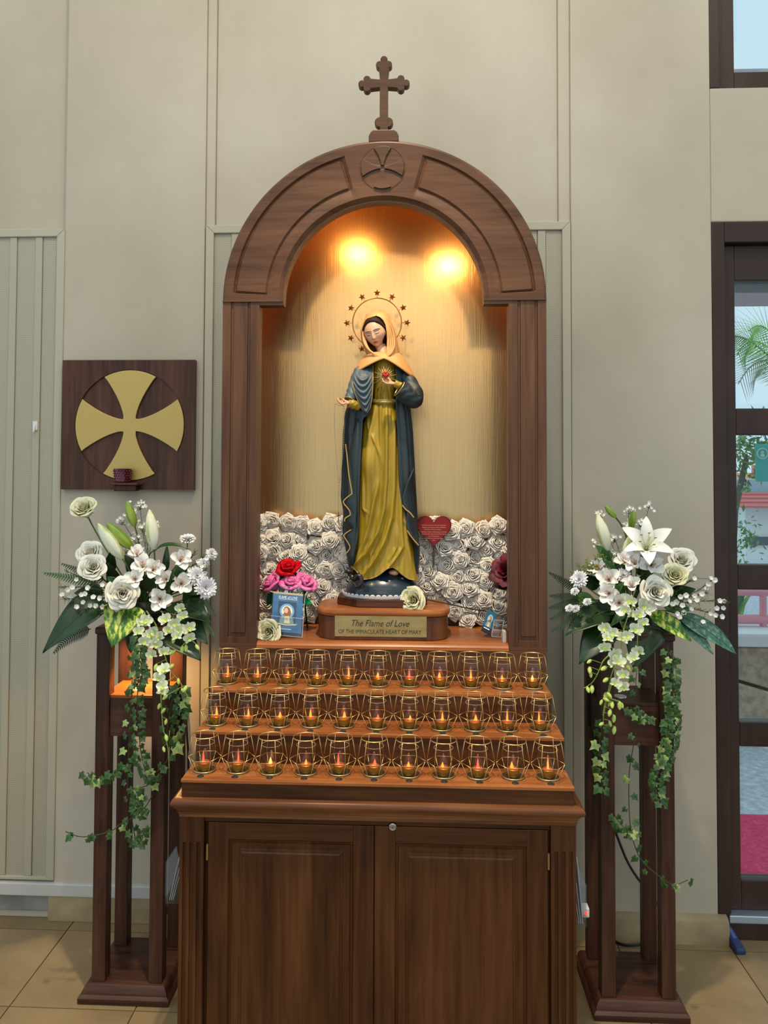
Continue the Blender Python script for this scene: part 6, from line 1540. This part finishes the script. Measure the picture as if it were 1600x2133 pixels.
for s_ in (-1, 1):
    bw.tube([on_face(s_*(.13+.40*k/12), .235-1.0*(.13+.40*k/12-.30)**2) for k in range(13)], [.0004+.0006*math.sin(PI*(k+1)/14) for k in range(13)], 6)
    ls_.tube([on_face(s_*(.15+.30*k/12), -.045+1.2*(.15+.30*k/12-.30)**2) for k in range(13)], [.0003+.00055*math.sin(PI*(k+1)/14) for k in range(13)], 6)
    ls_.tube([on_face(s_*(.16+.28*k/12), .10-1.6*(.16+.28*k/12-.30)**2) for k in range(13)], .0003, 5)
bw.build('eyebrows', BROW, st); ls_.build('eyelashes', LASH, st)
MB().ball((0, .004, .006), (.0415, .044, .0520), 32, 24).xf(Matrix.Translation(hc_) @ Matrix.Rotation(math.radians(-13), 4, 'Y')).build('hair', HAIR, st, 'all')
hb = MB()
for s_ in (-1, 1): hb.tube(smooth_path([RM @ (Vector(p)*HR) for p in ((0, -.55, .84), (s_*.38, -.50, .70), (s_*.68, -.36, .34), (s_*.78, -.22, -.1), (s_*.70, -.12, -.55))], 6), [.0035]*6+[.005]*19, 8)
hb.build('hair_front', HAIR, st)
MB().tube([S(786, 708, .006), S(795, 725, -.006), S(800, 745, -.014)], [.017, .017, .021], 20).build('neck', SKIN, st)
# hands
def hand(name, wrist, mid, fdir, nrm, width, flen, curl, thumb, r=.0031):
    w_ = Vector(wrist); mpt = Vector(mid); f = Vector(fdir).normalized(); n_ = Vector(nrm).normalized(); n_ = (n_-f*n_.dot(f)).normalized(); sd_ = f.cross(n_)
    b = MB(); ax = mpt-w_
    def palm(u, v):
        a_ = u*2*PI; c = w_+ax*v; k = lerp(.62, 1.0, sstep(0, .7, v)); return c+sd_*(math.cos(a_)*width*.5*k)+n_*(math.sin(a_)*width*.22)
    b.grid(palm, 20, 8, cu=True)
    b.ball(mpt-ax*.1, (width*.24, width*.2, width*.2), 12, 8)
    for i, (off, ln) in enumerate(((-.39, .86), (-.13, 1.0), (.13, .96), (.39, .76))):
        p0 = mpt-ax*.18+sd_*(off*width); L1 = flen*ln; pts = [p0]; d_ = f+sd_*off*.15; a_ = 0
        for k, q in enumerate((.36, .42, .32, .24)):
            dd = (d_.normalized()*math.cos(a_)+n_*math.sin(a_)).normalized(); pts.append(pts[-1]+dd*L1*q); a_ += curl*(1+.25*i)
        b.tube(pts, [r*1.1, r*1.05, r, r*.9, r*.55], 9)
    t0 = w_+ax*.45+sd_*thumb*width*.42; td = (f*.7+sd_*thumb*.55+n_*.55).normalized()
    b.tube([t0, t0+td*flen*.35, t0+(td*.75+n_*.2+f*.12)*flen*.62, t0+(td*.7+n_*.25+f*.2)*flen*.84], [r*1.35, r*1.2, r*1.1, r*.6], 9)
    b.build(name, SKIN, st, 'all')
hand('right_hand', S(727, 838, -.076), S(713, 834, -.090), (-.62, -.45, -.62), (-.1, -.75, .65), .027, .023, .40, -1, .0033)
hand('left_hand', S(822, 799, -.092), S(809, 797, -.104), (-1, -.12, .05), (0, -.45, .9), .021, .022, .30, 1, .0028)
# heart with rays and a flame
hp = S(803.5, 783, -.112)
def heart3(u, v):
    t_ = 2*PI*u; x = math.sin(t_)**3; z = (13*math.cos(t_)-5*math.cos(2*t_)-2*math.cos(3*t_)-math.cos(4*t_)+2.5)/16; r = math.sin(v*PI); return hp+Vector((x*.0115*r, -.0085*math.cos(v*PI), z*.0125*r))
hr = MB().grid(heart3, 40, 14, cu=True).build('heart', mat('heart_paint', '#b81a1c', .3), st, 'all')
fl_ = MB().lathe([(.0055, 0), (.0062, .003), (.0045, .007), (.002, .011), (0, .014)], 12, hp+Vector((-.0005, 0, .009)))
fl_.build('heart_flame', mat('flame_paint', '#c8571c', .35), hr, 'all'); MB().tube([hp+Vector((.007*math.cos(k*PI/6), .007*math.sin(k*PI/6), .0088)) for k in range(12)], .0016, 6, closed=True).build('heart_crown', mat('crown_paint', '#7d1518', .4), hr)
rays = MB(); rc_ = S(802, 786, -.058)
for k in range(26):
    a_ = 2*PI*k/26; l1 = (.040 if k % 2 else .031)*(1.05 if math.sin(a_) < 0 else .92); dv = Vector((math.cos(a_), 0, math.sin(a_)))
    rays.tube([rc_+dv*.010+Vector((0, -.012, 0)), rc_+dv*l1+Vector((0, .004 if abs(dv.x) > .7 else -.001, 0))], [.0012, .0007], 5)
rays.build('rays', mat('ray_gold', '#d9b978', .35, .5), st)
# halo of twelve stars
hl = S(785.5, 672.5, .045); RH = 51.2/FPX*(CD+YS+.045)
halo = MB().tube([hl+Vector((RH*math.cos(k*PI/40), 0, RH*1.02*math.sin(k*PI/40))) for k in range(80)], .0019, 8, closed=True).build('halo_ring', STAR_GOLD, st)
RS_ = RH*1.235
for k in range(12):
    a_ = PI/2+k*PI/6; c = hl+Vector((RS_*math.cos(a_), 0, RS_*1.0*math.sin(a_))); b = MB(); pts = []
    for j in range(10):
        q = a_+j*PI/5; rr2 = .0125 if j % 2 == 0 else .0052; pts.append(c+Vector((rr2*math.cos(q), 0, rr2*math.sin(q))))
    b.add([c+Vector((0, -.005, 0)), c+Vector((0, .004, 0))]+pts, [(0, 2+j, 2+(j+1) % 10) for j in range(10)]+[(1, 2+(j+1) % 10, 2+j) for j in range(10)])
    b.tube([hl+Vector((RH*math.cos(a_), 0, RH*1.02*math.sin(a_))), c], .0012, 5); b.build('star', STAR_GOLD, halo, False)
MB().tube([S(786, 722, .046), S(786, 700, .05), S(786, 660, .052)], .0018, 6).build('halo_stay', STAR_GOLD, halo)
# globe, foot, serpent, base
gc = S(797, 1246, -.0); ZG = ZP+.024
GLB = noisemat('globe_night', ((.3, '#16202a'), (.6, '#222f3b'), (.8, '#31404c')), (12, 12, 12), 4, .25)
MB().grid(lambda u, v: (gc.x+.122*math.cos(u*2*PI)*math.cos(v*PI/2), YS+.088*math.sin(u*2*PI)*math.cos(v*PI/2), ZG+.082*math.sin(v*PI/2)), 56, 18, cu=True).build('globe', GLB, st, 'all')
def on_globe(px, py):
    d_ = FW+RR*((px-PPX)/FPX)-UU*((py-PPY)/FPX); o = CP-Vector((gc.x, YS, ZG)); s_ = Vector((1/.1225, 1/.0885, 1/.0825)); oo = Vector((o.x*s_.x, o.y*s_.y, o.z*s_.z)); dd = Vector((d_.x*s_.x, d_.y*s_.y, d_.z*s_.z))
    a, b2, c = dd.dot(dd), oo.dot(dd), oo.dot(oo)-1; disc = b2*b2-a*c
    t_ = (-b2-math.sqrt(max(0, disc)))/a; p = CP+d_*t_; q = p-Vector((gc.x, YS, ZG)); return p, Vector((q.x/.1225**2, q.y/.0885**2, q.z/.0825**2)).normalized()
gs = MB()
for x, y, s_ in ((774.5, 1217, .009), (811, 1210, .006), (838, 1205, .007), (858, 1224, .005)):
    p, n_ = on_globe(x, y); M = aim(p+n_*.0004, n_, .3)
    for k in range(8):
        a_ = k*PI/4; rr2 = s_*(1 if k % 2 == 0 else .7); w2 = .0009; c_, q_ = math.cos(a_), math.sin(a_)
        gs.add([M @ Vector(v) for v in ((-q_*w2, c_*w2, 0), (c_*rr2, q_*rr2, 0), (q_*w2, -c_*w2, 0), (0, 0, .0006))], [(0, 1, 3), (1, 2, 3)])
gs.build('painted_stars', mat('star_paint', '#d8c48e', .4), st, False)
p, n_ = on_globe(823, 1193)
MB().grid(lambda u, v: p+Vector((.0165*math.cos(u*2*PI)*math.sin(v*PI)*(1-.25*math.cos(u*2*PI)), -.012-.020*math.cos(v*PI), .003+.010*math.sin(u*2*PI)*math.sin(v*PI))), 20, 14, cu=True).build('foot', SKIN, st, 'all')
SERP = noisemat('serpent_black', ((.3, '#120c0b'), (.6, '#241817'), (.8, '#3a2a26')), (60, 60, 60), 4, .22, bstr=.5, bdist=.003)
sp = [S(x, y, d_) for x, y, d_ in ((724, 1190, -.082), (731, 1199, -.080), (738, 1206, -.088), (745, 1199, -.094), (752, 1204, -.098), (751, 1216, -.102), (743, 1222, -.098), (737, 1214, -.095), (748, 1226, -.10), (760, 1219, -.104))]
sv = MB().tube(smooth_path(sp, 6), [.006]*7+[.0085]*9+[.0075]*12+[.0065]*10+[.005]*8+[.0035]*6+[.002]*3, 12)
sv.ball(S(726, 1190, -.086), (.0115, .010, .0075), 14, 10)
sv.build('serpent_body', SERP, st)
sb = MB()
for (x0, y0, x1, y1) in ((717, 1185, 724, 1188), (722, 1179, 726, 1186), (730, 1180, 729, 1188), (736, 1184, 732, 1191), (716, 1193, 723, 1192), (755, 1196, 750, 1204), (748, 1190, 746, 1199), (762, 1224, 755, 1214), (742, 1230, 745, 1218)):
    sb.tube([S(x1, y1, -.088), S(x0, y0, -.090)], [.0042, .0004], 6)
sb.build('serpent_spikes', SERP, st)
WB = wood('statue_base_wood', 'x', '#33190e', '#4d2a18', '#6a3d24', rough=.3)
oc = [(gc.x+x, YS+y) for x, y in ((-.142, -.035), (-.075, -.092), (.075, -.092), (.142, -.035), (.142, .05), (.075, .085), (-.075, .085), (-.142, .05))]
MB().slab(oc, ZP+.0004, ZG).build('wooden_base', WB, st, False, .0025)
# paper lace round the globe
lc = MB(); ns = 44
def lace(u, v):
    a_ = u*2*PI; k = abs(math.sin(u*ns*PI/1.0)); h_ = .008+.007*math.sqrt(k); return (gc.x+(.126+.003*v)*math.cos(a_), YS+(.091+.003*v)*math.sin(a_), ZG+.0004+h_*v)
lc.grid(lace, ns*8, 3, cu=True)
tag(lc.build('paper_lace', mat('white_lace', '#d9d2cf', .7), None, 'all', solid=.0006), 'white scalloped paper lace strip round the foot of the statue', 'lace trim')
# rosary
ro_ = thing('rosary', 'thin silver bead rosary hanging from the statue\'s outstretched hand', 'rosary', S(705, 842, -.10))
def beads(b, pts, stp, r):
    P = smooth_path([S(*p) for p in pts], 14); acc = 0; last = P[0]
    b.tube(P, .0004, 4)
    for p in P[1:]:
        acc += (p-last).length; last = p
        if acc > stp: b.ball(p, r, 6, 4); acc = 0
rb = MB()
beads(rb, [(716, 843, -.098), (706, 845, -.108), (698, 843, -.103), (697, 880, -.103), (699, 930, -.103), (703, 980, -.103), (706, 1006, -.103)], .0045, .00165)
beads(rb, [(716, 843, -.098), (717, 880, -.100), (715, 930, -.102), (711, 980, -.103), (707, 1006, -.103)], .0045, .00165)
beads(rb, [(706, 1006, -.103), (705, 1040, -.103), (705, 1066, -.103)], .0075, .00165)
rb.build('beads', mat('rosary_silver', '#a99b86', .3, .8), ro_)
cp_ = S(705, 1078, -.103)
MB().box(cp_.x-.0012, cp_.x+.0012, cp_.y-.001, cp_.y+.001, cp_.z-.017, cp_.z+.017).box(cp_.x-.0075, cp_.x+.0075, cp_.y-.001, cp_.y+.001, cp_.z+.004, cp_.z+.0064).build('crucifix', mat('crucifix_dark', '#5b5145', .35, .7), ro_, False)
